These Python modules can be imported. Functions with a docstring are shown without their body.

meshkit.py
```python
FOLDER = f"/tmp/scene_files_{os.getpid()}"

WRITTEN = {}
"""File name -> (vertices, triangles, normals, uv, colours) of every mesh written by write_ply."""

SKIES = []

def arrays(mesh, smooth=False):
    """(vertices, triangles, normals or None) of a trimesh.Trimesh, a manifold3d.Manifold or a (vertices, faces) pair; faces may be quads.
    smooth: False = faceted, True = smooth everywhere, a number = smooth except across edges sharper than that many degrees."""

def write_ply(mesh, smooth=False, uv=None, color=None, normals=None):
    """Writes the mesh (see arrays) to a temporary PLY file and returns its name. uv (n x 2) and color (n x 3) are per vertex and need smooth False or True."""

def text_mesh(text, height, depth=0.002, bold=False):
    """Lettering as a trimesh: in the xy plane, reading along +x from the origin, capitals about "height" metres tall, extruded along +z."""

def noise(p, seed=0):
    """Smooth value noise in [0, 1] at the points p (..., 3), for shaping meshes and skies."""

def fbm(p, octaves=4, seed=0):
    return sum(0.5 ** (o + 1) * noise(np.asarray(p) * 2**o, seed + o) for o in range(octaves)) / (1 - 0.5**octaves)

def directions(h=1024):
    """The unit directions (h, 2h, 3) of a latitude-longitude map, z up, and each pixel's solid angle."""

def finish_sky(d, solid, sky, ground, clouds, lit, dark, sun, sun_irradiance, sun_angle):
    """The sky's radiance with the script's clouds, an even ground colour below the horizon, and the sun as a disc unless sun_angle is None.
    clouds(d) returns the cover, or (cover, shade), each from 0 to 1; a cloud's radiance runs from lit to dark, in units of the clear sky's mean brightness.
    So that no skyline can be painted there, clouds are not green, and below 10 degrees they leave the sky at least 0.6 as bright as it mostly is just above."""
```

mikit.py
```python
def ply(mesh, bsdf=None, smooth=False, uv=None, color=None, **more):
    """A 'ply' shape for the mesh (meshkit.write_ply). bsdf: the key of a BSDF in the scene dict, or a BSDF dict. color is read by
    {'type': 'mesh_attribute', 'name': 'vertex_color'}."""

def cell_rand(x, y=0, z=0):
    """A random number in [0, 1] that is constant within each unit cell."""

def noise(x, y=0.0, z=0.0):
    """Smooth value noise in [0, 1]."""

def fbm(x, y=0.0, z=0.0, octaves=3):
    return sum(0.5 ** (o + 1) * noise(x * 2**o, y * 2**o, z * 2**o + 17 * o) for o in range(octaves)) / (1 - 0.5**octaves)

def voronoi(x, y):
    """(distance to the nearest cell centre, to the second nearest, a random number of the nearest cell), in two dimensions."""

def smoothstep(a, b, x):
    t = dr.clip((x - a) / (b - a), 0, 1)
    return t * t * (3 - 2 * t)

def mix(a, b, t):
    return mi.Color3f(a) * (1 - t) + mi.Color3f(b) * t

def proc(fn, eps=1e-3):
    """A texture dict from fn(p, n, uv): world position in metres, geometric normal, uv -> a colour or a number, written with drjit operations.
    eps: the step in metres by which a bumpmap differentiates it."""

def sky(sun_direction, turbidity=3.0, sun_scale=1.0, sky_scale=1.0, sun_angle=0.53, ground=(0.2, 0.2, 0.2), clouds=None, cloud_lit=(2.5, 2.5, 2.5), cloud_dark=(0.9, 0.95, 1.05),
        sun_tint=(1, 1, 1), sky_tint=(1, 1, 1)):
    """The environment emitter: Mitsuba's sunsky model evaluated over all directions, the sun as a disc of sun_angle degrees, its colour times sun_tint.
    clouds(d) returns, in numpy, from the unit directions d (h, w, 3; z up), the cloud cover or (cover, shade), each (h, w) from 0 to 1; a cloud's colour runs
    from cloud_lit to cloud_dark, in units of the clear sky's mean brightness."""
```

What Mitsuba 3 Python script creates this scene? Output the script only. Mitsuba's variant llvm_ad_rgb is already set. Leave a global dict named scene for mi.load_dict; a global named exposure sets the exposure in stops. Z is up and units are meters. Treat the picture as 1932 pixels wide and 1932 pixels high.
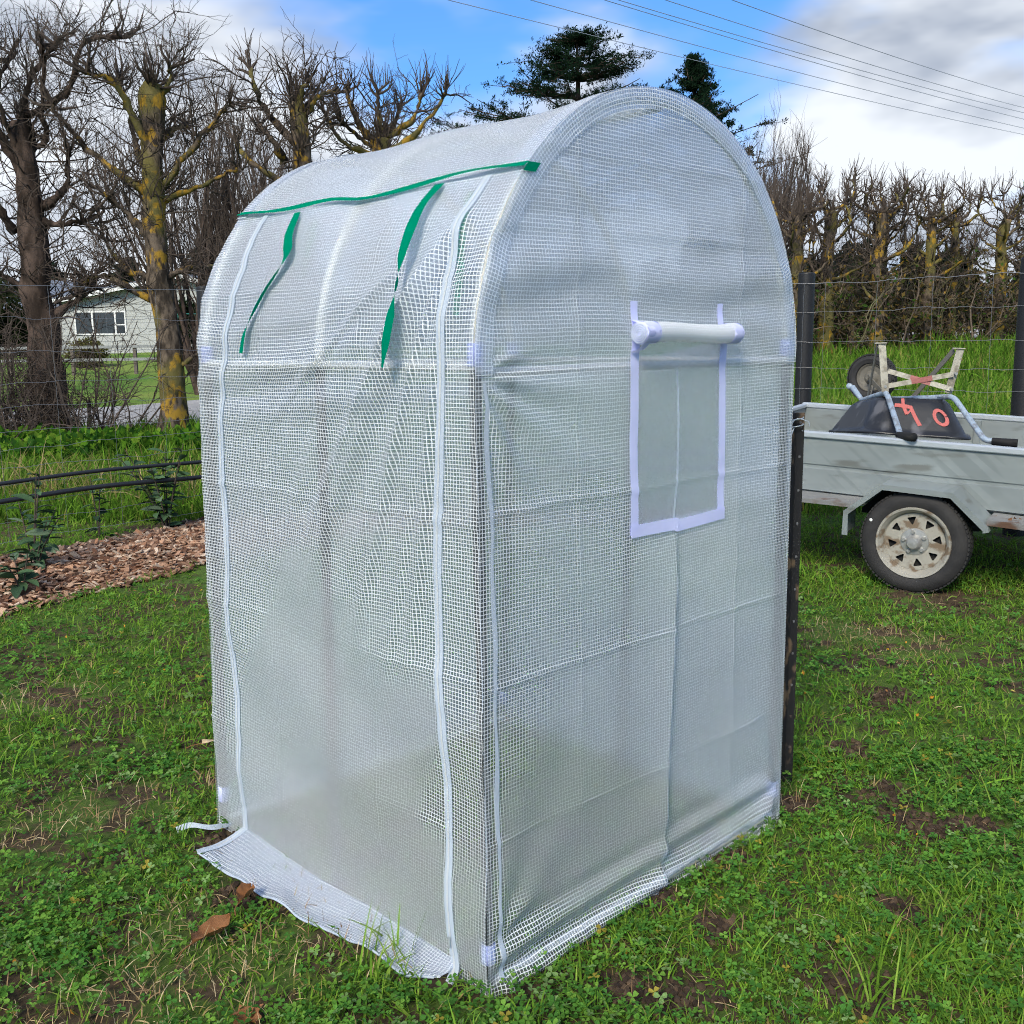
import math
import numpy as np
import drjit as dr
import mitsuba as mi
import trimesh
import mikit
import meshkit

T = mi.ScalarTransform4f
scene, labels = {}, {}

# ---------------------------------------------------------------- camera, sky, exposure
CAM = np.array([0.0, 0.0, 1.424])
PITCH, ROLL = 0.165, -0.0128
_f = np.array([0, math.cos(PITCH), -math.sin(PITCH)])
_u = np.array([0, math.sin(PITCH), math.cos(PITCH)])
_up = _u * math.cos(ROLL) - np.array([1.0, 0, 0]) * math.sin(ROLL)
scene['camera'] = {'type': 'perspective', 'fov': 2 * math.degrees(math.atan(966 / 1921)), 'near_clip': 0.05, 'far_clip': 9000.0,
                   'to_world': T().look_at(CAM.tolist(), (CAM + _f).tolist(), _up.tolist())}


def clouds(d):
    """Broken winter cloud: (cover, shade) from noise, denser low down and to the right of north."""
    az = np.arctan2(d[..., 0], d[..., 1])
    el = np.arcsin(np.clip(d[..., 2], -1, 1))
    q = np.stack([d[..., 0], d[..., 1], d[..., 2] * 2.2], -1)
    warp = meshkit.fbm(q * 3.1 + 7.0, 4, 5)[..., None] - 0.5
    n = meshkit.fbm(q * 3.6 + warp * 1.1 + 3.3, 6, 11)
    fine = meshkit.fbm(q * 11 + warp * 2.0, 5, 23)
    g = lambda a, e, sa, se: np.exp(-((az - math.radians(a)) / math.radians(sa)) ** 2 - ((el - math.radians(e)) / math.radians(se)) ** 2)
    bias = 0.06 + 0.30 * g(20, 11, 17, 7) + 0.30 * g(-20, 12, 11, 5.0) + 0.20 * g(-4, 8, 9, 3) + 0.14 * g(-4, 18.5, 4, 2.2) - 0.42 * g(-4, 14, 9, 3.6) - 0.25 * g(12, 18, 8, 2.5) + 0.25 * np.exp(-(el / math.radians(7)) ** 2)
    v = n + bias + 0.22 * (fine - 0.5) + 0.08 * (meshkit.fbm(q * 26 + warp * 2.5, 4, 29) - 0.5)
    cover = np.clip((v - 0.44) / 0.30, 0, 1)
    cover = cover * cover * (3 - 2 * cover)
    sh = meshkit.fbm(q * 5.2 + warp * 1.6 + 41.0, 5, 31)
    soft = meshkit.fbm(q * 24 + warp * 3.0 + 9.0, 4, 37)
    shade = np.clip(0.34 + 2.4 * (sh - 0.5) + 1.3 * (fine - 0.5) + 0.9 * (soft - 0.5) + 0.45 * g(25, 11, 5.0, 2.0) - 0.35 * g(19, 8.5, 8, 3) + 0.2 * g(23, 5, 9, 2), 0, 1)
    return cover * 0.97, shade


SUN = (-0.30, -0.78, 0.62)
scene['sky_light'] = mikit.sky(SUN, turbidity=3, sun_scale=0.50, sky_scale=1.0, sun_angle=18.0, clouds=clouds, ground=(0.10, 0.13, 0.06),
                               cloud_lit=(2.2, 2.3, 2.42), cloud_dark=(1.05, 1.17, 1.38), sun_tint=(0.82, 0.94, 1.10), sky_tint=(0.38, 0.63, 0.98))
exposure = 2.9

# ---------------------------------------------------------------- helpers
rng = np.random.default_rng(7)


def tag(key, label=None, category=None, group=None, kind=None):
    d = labels.setdefault(key, {})
    for k, v in (('label', label), ('category', category), ('group', group), ('kind', kind)):
        if v:
            d[k] = v
    return key


_count = {}


def numbered(key):
    n = _count.get(key, 0)
    _count[key] = n + 1
    return key if n == 0 else f'{key}_{n:03d}'


def put(key, mesh, bsdf, smooth=False, **more):
    key = numbered(key)
    scene[key] = mikit.ply(mesh, bsdf, smooth, **more)
    return key


class MB:
    """Collects triangles (and vertex colours)."""

    def __init__(self):
        self.v, self.f, self.c, self.n = [], [], [], 0

    def add(self, v, f, c=None):
        v, f = np.asarray(v, float), np.asarray(f, int)
        if f.shape[1] == 4:
            f = np.vstack([f[:, [0, 1, 2]], f[:, [0, 2, 3]]])
        self.v.append(v)
        self.f.append(f + self.n)
        if c is not None:
            self.c.append(np.broadcast_to(c, v.shape))
        self.n += len(v)
        return self

    def mesh(self):
        return np.vstack(self.v), np.vstack(self.f)

    def put(self, key, bsdf, smooth=False):
        more = {'color': np.vstack(self.c)} if self.c else {}
        return put(key, self.mesh(), bsdf, smooth, **more)


BOX_F = np.array([[0, 2, 3, 1], [4, 5, 7, 6], [0, 1, 5, 4], [2, 6, 7, 3], [0, 4, 6, 2], [1, 3, 7, 5]])


def box(x0, x1, y0, y1, z0, z1):
    v = np.array([[x, y, z] for z in (z0, z1) for y in (y0, y1) for x in (x0, x1)], float)
    return v, np.array([[0, 2, 3, 1], [4, 5, 7, 6], [0, 1, 5, 4], [2, 6, 7, 3], [0, 4, 6, 2], [1, 3, 7, 5]])


def bevel_box(x0, x1, y0, y1, z0, z1, b):
    pts = []
    for sx in (0, 1):
        for sy in (0, 1):
            for sz in (0, 1):
                c = np.array([(x0, x1)[sx], (y0, y1)[sy], (z0, z1)[sz]])
                s = np.array([1 - 2 * sx, 1 - 2 * sy, 1 - 2 * sz]) * b
                for k in range(3):
                    q = s.copy(); q[k] = 0
                    pts.append(c + q)
    h = trimesh.convex.convex_hull(np.array(pts))
    return h.vertices, h.faces


def bar(p0, p1, w, t, up=(0, 0, 1), b=0.0):
    """A flat bar from p0 to p1, w across, t thick along up."""
    p0, p1 = np.asarray(p0, float), np.asarray(p1, float)
    L = np.linalg.norm(p1 - p0); x = (p1 - p0) / L
    y = np.cross(up, x); y /= np.linalg.norm(y); z = np.cross(x, y)
    v, f = bevel_box(0, L, -w / 2, w / 2, -t / 2, t / 2, b) if b else box(0, L, -w / 2, w / 2, -t / 2, t / 2)
    return p0 + v[:, :1] * x + v[:, 1:2] * y + v[:, 2:] * z, f


def tubes(P, R, sides=3, cap=False):
    """Many tubes at once: P (n, k, 3), R (n, k)."""
    P, R = np.asarray(P, float), np.asarray(R, float)
    n, k, _ = P.shape
    t = np.gradient(P, axis=1)
    t /= np.linalg.norm(t, axis=2, keepdims=True) + 1e-12
    m = t.mean(1, keepdims=True)
    ref = np.where(np.abs(m[..., 2:]) < 0.9, [0, 0, 1.0], [1.0, 0, 0])
    a = np.cross(t, np.broadcast_to(ref, t.shape)); a /= np.linalg.norm(a, axis=2, keepdims=True) + 1e-12
    b = np.cross(t, a)
    ang = np.arange(sides) * 2 * np.pi / sides
    v = P[:, :, None] + R[:, :, None, None] * (np.cos(ang)[:, None] * a[:, :, None] + np.sin(ang)[:, None] * b[:, :, None])
    i, j = np.meshgrid(np.arange(k - 1), np.arange(sides), indexing='ij')
    q = np.stack([i * sides + j, i * sides + (j + 1) % sides, (i + 1) * sides + (j + 1) % sides, (i + 1) * sides + j], -1).reshape(-1, 4)
    tri = np.vstack([q[:, [0, 1, 2]], q[:, [0, 2, 3]]])
    if cap:
        e = np.arange(1, sides - 1)
        tri = np.vstack([tri, np.stack([e * 0, e + 1, e], 1), np.stack([e * 0, e, e + 1], 1) + (k - 1) * sides])
    f = tri[None] + (np.arange(n) * k * sides)[:, None, None]
    return v.reshape(-1, 3), f.reshape(-1, 3)


def spline(pts, n):
    """Catmull-Rom through pts, n samples; works for any number of columns."""
    p = np.asarray(pts, float)
    if len(p) == 2:
        t = np.linspace(0, 1, n)[:, None]
        return p[0] * (1 - t) + p[1] * t
    p = np.vstack([2 * p[0] - p[1], p, 2 * p[-1] - p[-2]])
    out = []
    for t in np.linspace(0, len(p) - 3 - 1e-9, n):
        i = int(t); u = t - i
        a, b, c, d = p[i:i + 4]
        out.append(0.5 * (2 * b + (c - a) * u + (2 * a - 5 * b + 4 * c - d) * u * u + (3 * b - a - 3 * c + d) * u ** 3))
    return np.array(out)


def tube(pts, r, sides=10, n=None, cap=True):
    pts = np.asarray(pts, float)
    if n:
        pts = spline(pts, n)
    r = np.interp(np.linspace(0, 1, len(pts)), np.linspace(0, 1, np.size(r)), np.atleast_1d(r)) if np.ndim(r) else np.full(len(pts), r)
    return tubes(pts[None], r[None], sides, cap)


def bent(pts, rad, n=6):
    """Polyline with its inner corners rounded."""
    p = np.asarray(pts, float); out = [p[0]]
    for a, b, c in zip(p[:-2], p[1:-1], p[2:]):
        ra = min(rad, 0.45 * np.linalg.norm(a - b), 0.45 * np.linalg.norm(c - b))
        s, e = b + (a - b) / np.linalg.norm(a - b) * ra, b + (c - b) / np.linalg.norm(c - b) * ra
        for t in np.linspace(0, 1, n):
            out.append((1 - t) ** 2 * s + 2 * t * (1 - t) * b + t * t * e)
    out.append(p[-1])
    return np.array(out)


def lathe(profile, n=48):
    """(r, y) profile turned about the y axis."""
    pr = np.asarray(profile, float); a = np.arange(n) * 2 * np.pi / n
    v = np.stack([pr[:, None, 0] * np.cos(a), np.broadcast_to(pr[:, None, 1], (len(pr), n)), pr[:, None, 0] * np.sin(a)], -1).reshape(-1, 3)
    i, j = np.meshgrid(np.arange(len(pr) - 1), np.arange(n), indexing='ij')
    return v, np.stack([i * n + j, (i + 1) * n + j, (i + 1) * n + (j + 1) % n, i * n + (j + 1) % n], -1).reshape(-1, 4)


def prism(poly, y0, y1):
    """Polygon in (x, z) extruded along y."""
    from shapely.geometry import Polygon
    m = trimesh.creation.extrude_polygon(Polygon(poly) if not hasattr(poly, 'exterior') else poly, y1 - y0, engine='earcut')
    v = np.stack([m.vertices[:, 0], y1 - m.vertices[:, 2], m.vertices[:, 1]], 1)
    return v, m.faces


def gridmesh(P):
    """(m, n, 3) points -> (verts, quads as triangles)."""
    m, n = P.shape[:2]
    i, j = np.meshgrid(np.arange(m - 1), np.arange(n - 1), indexing='ij')
    q = np.stack([i * n + j, i * n + j + 1, (i + 1) * n + j + 1, (i + 1) * n + j], -1).reshape(-1, 4)
    return P.reshape(-1, 3), np.vstack([q[:, [0, 1, 2]], q[:, [0, 2, 3]]])


def sstep(a, b, x):
    t = np.clip((np.asarray(x, float) - a) / (b - a), 0, 1)
    return t * t * (3 - 2 * t)


# ---------------------------------------------------------------- materials
N, FBM, SS, MIX = mikit.noise, mikit.fbm, mikit.smoothstep, mikit.mix


def rgb(*c):
    return {'type': 'rgb', 'value': list(c)}


def mat(key, color, rough=0.6, metal=0.0, spec=0.4, **more):
    scene[key] = {'type': 'twosided', 'b': {'type': 'principled', 'base_color': color if isinstance(color, dict) else rgb(*color), 'roughness': rough, 'metallic': metal, 'specular': spec, **more}}


VC = {'type': 'mesh_attribute', 'name': 'vertex_color'}
scene['m_leaf'] = {'type': 'principledthin', 'base_color': VC, 'roughness': 0.40, 'diff_trans': 0.8, 'eta': 1.45}
mat('m_dry', VC, 0.85, spec=0.2)
scene['m_leather'] = {'type': 'principledthin', 'base_color': VC, 'roughness': 0.38, 'diff_trans': 0.15, 'eta': 1.45}


def lawn_col(p, n, uv):
    a = FBM(p.x * 9, p.y * 9, 0.0, 4)
    b = FBM(p.x * 60, p.y * 60, 3.0, 3)
    far = SS(9.0, 16.0, dr.sqrt(p.x * p.x + p.y * p.y))
    soil = MIX((0.036, 0.026, 0.017), (0.075, 0.054, 0.033), b)
    moss = MIX((0.036, 0.060, 0.014), (0.075, 0.120, 0.025), b)
    near = MIX(soil, moss, SS(0.40, 0.55, a))
    c = FBM(p.x * 0.5, p.y * 0.5, 9.0, 4)
    meadow = MIX((0.050, 0.105, 0.018), (0.115, 0.150, 0.035), SS(0.35, 0.7, c * 0.6 + b * 0.4))
    return MIX(near, meadow, far)


mat('m_lawn', mikit.proc(lawn_col), 0.95, spec=0.1)


def road_col(p, n, uv):
    return MIX((0.16, 0.16, 0.165), (0.24, 0.24, 0.245), FBM(p.x * 3, p.y * 3, 0.0, 4))


mat('m_road', mikit.proc(road_col), 0.9, spec=0.2)


def mulch_col(p, n, uv):
    return MIX((0.035, 0.022, 0.015), (0.10, 0.06, 0.04), FBM(p.x * 40, p.y * 40, 0.0, 3))


mat('m_mulch', mikit.proc(mulch_col), 0.95, spec=0.1)


def bark_col(p, n, uv):
    a = FBM(p.x * 22, p.y * 22, p.z * 7, 4)
    c = FBM(p.x * 5.5 + 5, p.y * 5.5, p.z * 4.0, 4)
    base = MIX((0.032, 0.025, 0.020), (0.135, 0.105, 0.080), SS(0.3, 0.72, a))
    moss = MIX(base, (0.13, 0.115, 0.035), 0.8 * SS(0.46, 0.60, FBM(p.x * 1.4, p.y * 1.4 + 9, p.z * 1.1, 3)))
    return MIX(moss, (0.31, 0.185, 0.022), 0.9 * SS(0.53, 0.63, c) * SS(0.36, 0.56, a))


mat('m_bark', mikit.proc(bark_col), 0.9, spec=0.15)


def bark2_col(p, n, uv):
    a = FBM(p.x * 9, p.y * 9, p.z * 3, 4)
    return MIX((0.028, 0.020, 0.016), (0.105, 0.075, 0.062), SS(0.3, 0.72, a))


mat('m_bark_dark', mikit.proc(bark2_col), 0.9, spec=0.15)
mat('m_twig', (0.070, 0.054, 0.045), 0.85, spec=0.2)
mat('m_post', (0.012, 0.012, 0.014), 0.5, spec=0.4)
mat('m_pipe', (0.014, 0.015, 0.018), 0.42, spec=0.5)
mat('m_wire', (0.34, 0.34, 0.35), 0.45, metal=0.7)
mat('m_cable', (0.26, 0.29, 0.34), 0.6)


def galv(p, n, uv):
    a = FBM(p.x * 7, p.y * 7, p.z * 7, 4)
    b = FBM(p.x * 3.0, p.y * 3.0, p.z * 22, 3)
    st = N((p.x - p.y) * 26 + p.z * 40, 0.0, 0.0) * SS(0.35, 0.75, FBM(p.x * 2, p.y * 2, p.z * 3, 3))  # diagonal streaks of dappled light, painted into the steel's colour
    c = MIX((0.19, 0.215, 0.22), (0.29, 0.325, 0.325), a * 0.6 + b * 0.4)
    c = MIX(c, (0.185, 0.21, 0.21), 0.6 * SS(0.3, 0.7, st))
    return MIX(c, (0.12, 0.12, 0.105), 0.7 * SS(0.58, 0.76, FBM(p.x * 4 + 2, p.y * 4, p.z * 13, 4)))


mat('m_galv', mikit.proc(galv), 0.5, metal=0.35, spec=0.5)
mat('m_galv_bright', (0.50, 0.54, 0.57), 0.42, metal=0.5)


def galv_rust(p, n, uv):
    a = FBM(p.x * 9, p.y * 9, p.z * 9, 4)
    return MIX(MIX((0.15, 0.15, 0.15), (0.22, 0.22, 0.215), a), (0.10, 0.055, 0.035), SS(0.54, 0.66, FBM(p.x * 5 + 3, p.y * 5, p.z * 5, 4)))


mat('m_galv_rust', mikit.proc(galv_rust), 0.7, metal=0.2)


def tyre_col(p, n, uv):
    a = FBM(p.x * 16, p.y * 16, p.z * 16, 3)
    return MIX((0.016, 0.016, 0.018), (0.040, 0.038, 0.038), a)


mat('m_tyre', mikit.proc(tyre_col), 0.75, spec=0.3)


def rim_col(p, n, uv):
    a = FBM(p.x * 18, p.y * 18, p.z * 18, 4)
    return MIX((0.33, 0.315, 0.275), (0.15, 0.10, 0.06), 0.85 * SS(0.52, 0.68, a))


mat('m_rim', mikit.proc(rim_col), 0.5, metal=0.15)
mat('m_hub', (0.42, 0.42, 0.41), 0.4, metal=0.6)
mat('m_black', (0.010, 0.010, 0.010), 0.8)


def tub_col(p, n, uv):
    a = FBM(p.x * 12, p.y * 12, p.z * 5, 4)
    return MIX((0.013, 0.014, 0.017), (0.11, 0.11, 0.12), 0.75 * SS(0.55, 0.75, a))


mat('m_tub', mikit.proc(tub_col), 0.42, spec=0.5)


def handle_col(p, n, uv):
    return MIX((0.31, 0.38, 0.46), (0.20, 0.22, 0.25), SS(0.48, 0.72, FBM(p.x * 40, p.y * 40, p.z * 40, 4)))


mat('m_handle', mikit.proc(handle_col), 0.5, metal=0.2)


def beige_col(p, n, uv):
    return MIX((0.36, 0.34, 0.28), (0.20, 0.18, 0.14), SS(0.45, 0.7, FBM(p.x * 26, p.y * 26, p.z * 26, 3)))


mat('m_leg_paint', mikit.proc(beige_col), 0.55)
mat('m_leg_dark', (0.13, 0.12, 0.10), 0.6)
mat('m_red_paint', (0.29, 0.10, 0.09), 0.6)
mat('m_orange_mark', (0.42, 0.10, 0.09), 0.6)
mat('m_brown_leaf', (0.20, 0.085, 0.030), 0.7)


def stake_col(p, n, uv):
    a = FBM(p.x * 30, p.y * 30, p.z * 11, 4)
    return MIX((0.012, 0.011, 0.011), (0.17, 0.11, 0.06), 0.8 * SS(0.58, 0.68, a))


mat('m_stake', mikit.proc(stake_col), 0.65)
mat('m_white_wall', (0.40, 0.41, 0.40), 0.8)
mat('m_grey_wall', (0.24, 0.25, 0.25), 0.85)
mat('m_roof', (0.13, 0.15, 0.19), 0.6)
mat('m_pane_dark', (0.02, 0.025, 0.03), 0.12, spec=0.8)
mat('m_white_paint', (0.70, 0.70, 0.69), 0.6)
mat('m_teal', (0.03, 0.22, 0.17), 0.5)
mat('m_timber', (0.12, 0.10, 0.085), 0.9)
mat('m_hill_hazed', (0.060, 0.085, 0.125), 1.0, spec=0.0)  # blue of distant haze painted into the hill colour; no air is modelled
# the greenhouse
PITCH_CELL = 0.0084


def threads(p, n, uv):
    """The woven reinforcing threads, one each way per cell."""
    fu = dr.abs(uv.x / PITCH_CELL - dr.floor(uv.x / PITCH_CELL) - 0.5)
    fv = dr.abs(uv.y / PITCH_CELL - dr.floor(uv.y / PITCH_CELL) - 0.5)
    return 0.88 * dr.maximum(1 - SS(0.068, 0.108, fu), 1 - SS(0.068, 0.108, fv))


def film(key, clear, haze, color, thread=(0.86, 0.895, 0.95), rough=0.30):
    """Woven film: clear = what passes unscattered between the threads, haze = what passes blurred."""
    def milk(p, n, uv):
        return (1 - clear) + 0.10 * (FBM(uv.x * 5, uv.y * 5, 2.0, 4) - 0.5)
    scene[key] = {'type': 'blendbsdf', 'weight': mikit.proc(threads),
                  'a': {'type': 'blendbsdf', 'weight': mikit.proc(milk), 'a': {'type': 'null'},
                        'b': {'type': 'principledthin', 'base_color': rgb(*color), 'roughness': rough, 'diff_trans': 1.0, 'spec_trans': haze, 'eta': 1.5}},
                  'b': {'type': 'principledthin', 'base_color': rgb(*thread), 'roughness': 0.4, 'diff_trans': 0.15, 'eta': 1.45}}


film('m_film', 0.26, 0.86, (0.69, 0.735, 0.80), rough=0.28)
film('m_film_skirt', 0.15, 0.25, (0.55, 0.63, 0.78))
film('m_film_roll', 0.02, 0.03, (0.80, 0.82, 0.82))
scene['m_trim'] = {'type': 'principledthin', 'base_color': rgb(0.64, 0.67, 0.95), 'roughness': 0.6, 'diff_trans': 0.4}
scene['m_zip'] = {'type': 'principledthin', 'base_color': rgb(0.60, 0.67, 0.76), 'roughness': 0.5, 'diff_trans': 0.7}
scene['m_green'] = {'type': 'principledthin', 'base_color': rgb(0.0, 0.22, 0.125), 'roughness': 0.5, 'diff_trans': 0.45}
mat('m_pole', (0.74, 0.69, 0.58), 0.4)
mat('m_pole_shaded', (0.07, 0.075, 0.068), 0.4, metal=0.2)  # legs: the pole's shade behind the film put into a darker colour


def fine_mesh(p, n, uv):
    q = 0.0021
    fu = dr.abs(uv.x / q - dr.floor(uv.x / q) - 0.5)
    fv = dr.abs(uv.y / q - dr.floor(uv.y / q) - 0.5)
    return 0.12 + 0.46 * dr.maximum(1 - SS(0.10, 0.22, fu), 1 - SS(0.10, 0.22, fv))


scene['m_insect_mesh'] = {'type': 'blendbsdf', 'weight': mikit.proc(fine_mesh), 'a': {'type': 'null'},
                          'b': {'type': 'principledthin', 'base_color': rgb(0.58, 0.64, 0.76), 'roughness': 0.6, 'diff_trans': 0.6}}

# ---------------------------------------------------------------- ground, road, hills
def zg(x, y):
    x, y = np.asarray(x, float), np.asarray(y, float)
    z = 1.15 * sstep(17, 50, y) + 0.62 * sstep(2, 8, x) * sstep(11, 27, y)
    near = 1 - sstep(9, 14, np.hypot(x, y))
    b = meshkit.fbm(np.stack([x * 2.3, y * 2.3, x * 0], -1), 4, 3) - 0.5
    return z + near * 0.030 * b + (1 - near) * 0.22 * (meshkit.fbm(np.stack([x * 0.25, y * 0.25, x * 0 + 4], -1), 3, 9) - 0.5) * (1 - sstep(60, 90, y))


def axis(lo, hi, core, n, m):
    a = np.linspace(-core, core, n)
    g = np.geomspace(1, hi / core, m)[1:] * core
    h = np.geomspace(1, -lo / core, m)[1:] * core
    return np.concatenate([-h[::-1], a, g])


gx = axis(-2500, 2500, 7.0, 110, 55)
gy = axis(-2500, 2500, 7.0, 110, 55) + 4.0
X, Yv = np.meshgrid(gx, gy)
put('lawn', gridmesh(np.stack([X, Yv, zg(X, Yv)], -1)), 'm_lawn', True)
tag('lawn', kind='structure')
# the road beyond the trees on the left: a sheet 4 mm and more above the ground
def road_edge(x):
    return 18.3 + .75 * (np.asarray(x, float) + 7)


rx = np.linspace(-30, 40.0, 110)
rows = []
for w in np.linspace(0, 1, 8):
    yy = road_edge(rx) + w * 6.5
    rows.append(np.stack([rx, yy, zg(rx, yy) + 0.04], -1))
put('road', gridmesh(np.array(rows)[::-1]), 'm_road', True)
tag('road', kind='structure')
# far hills
ha = np.radians(np.linspace(-75, 75, 160))
hz = 70 + 75 * meshkit.fbm(np.stack([ha * 7, ha * 0, ha * 0], -1), 5, 2) + 40 * np.exp(-((np.degrees(ha) - 17) / 5) ** 2)
hr = 2300.0
hill = np.stack([np.stack([hr * np.sin(ha), hr * np.cos(ha), ha * 0 - 5], -1), np.stack([(hr + 120) * np.sin(ha), (hr + 120) * np.cos(ha), hz * 0.7], -1),
                 np.stack([(hr + 260) * np.sin(ha), (hr + 260) * np.cos(ha), hz], -1), np.stack([(hr + 700) * np.sin(ha), (hr + 700) * np.cos(ha), ha * 0 - 5], -1)])
put('hills', gridmesh(hill), 'm_hill_hazed', True)
tag('hills', kind='structure')

# ---------------------------------------------------------------- trees
def unit(a):
    return a / (np.linalg.norm(a, axis=-1, keepdims=True) + 1e-12)


def grow(r, P, R, per, length, k, spread, up, rad, t0=0.2, taper=0.35, wob=0.25):
    """Children of the branches P (n, k0, 3): per on each, as (P, R)."""
    n, k0, _ = P.shape
    m = n * per
    par = np.repeat(np.arange(n), per)
    t = (t0 + (1 - t0) * r.random(m)) * (k0 - 1.001)
    i = t.astype(int); u = (t - i)[:, None]
    a, b = P[par, i], P[par, np.minimum(i + 1, k0 - 1)]
    d = unit(unit(b - a) * 0.8 + r.normal(size=(m, 3)) * spread + np.array([0, 0, up]))
    L = length * (0.45 + 0.75 * r.random(m))
    Q = np.zeros((m, k, 3)); Q[:, 0] = a * (1 - u) + b * u
    step = (L / (k - 1))[:, None]
    for s in range(1, k):
        Q[:, s] = Q[:, s - 1] + d * step
        d = unit(d + r.normal(size=(m, 3)) * wob + np.array([0, 0, up * 0.25]))
    pr = R[par, i]
    r0 = np.minimum(pr * 0.8, rad * (0.7 + 0.6 * r.random(m)))
    return Q, r0[:, None] * np.linspace(1, taper, k)


def limb_tube(pts, r0, r1, n=14, sides=8, rough=0.0, r=None):
    p = spline(pts, n)
    if r is not None and rough:
        p[1:-1] += r.normal(size=(n - 2, 3)) * rough
    rr = np.linspace(r0, r1, n)
    return p, rr


def place2d(base, line, r, depth=0.25):
    """(dx, z) outline with a random depth wander that keeps the joint."""
    q = np.array(line, float); n = len(q)
    dy = np.cumsum(r.normal(size=n) * depth / max(n - 1, 1)); dy -= dy[0]
    return np.stack([base[0] + q[:, 0], base[1] + dy, q[:, 1]], 1)


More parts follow.
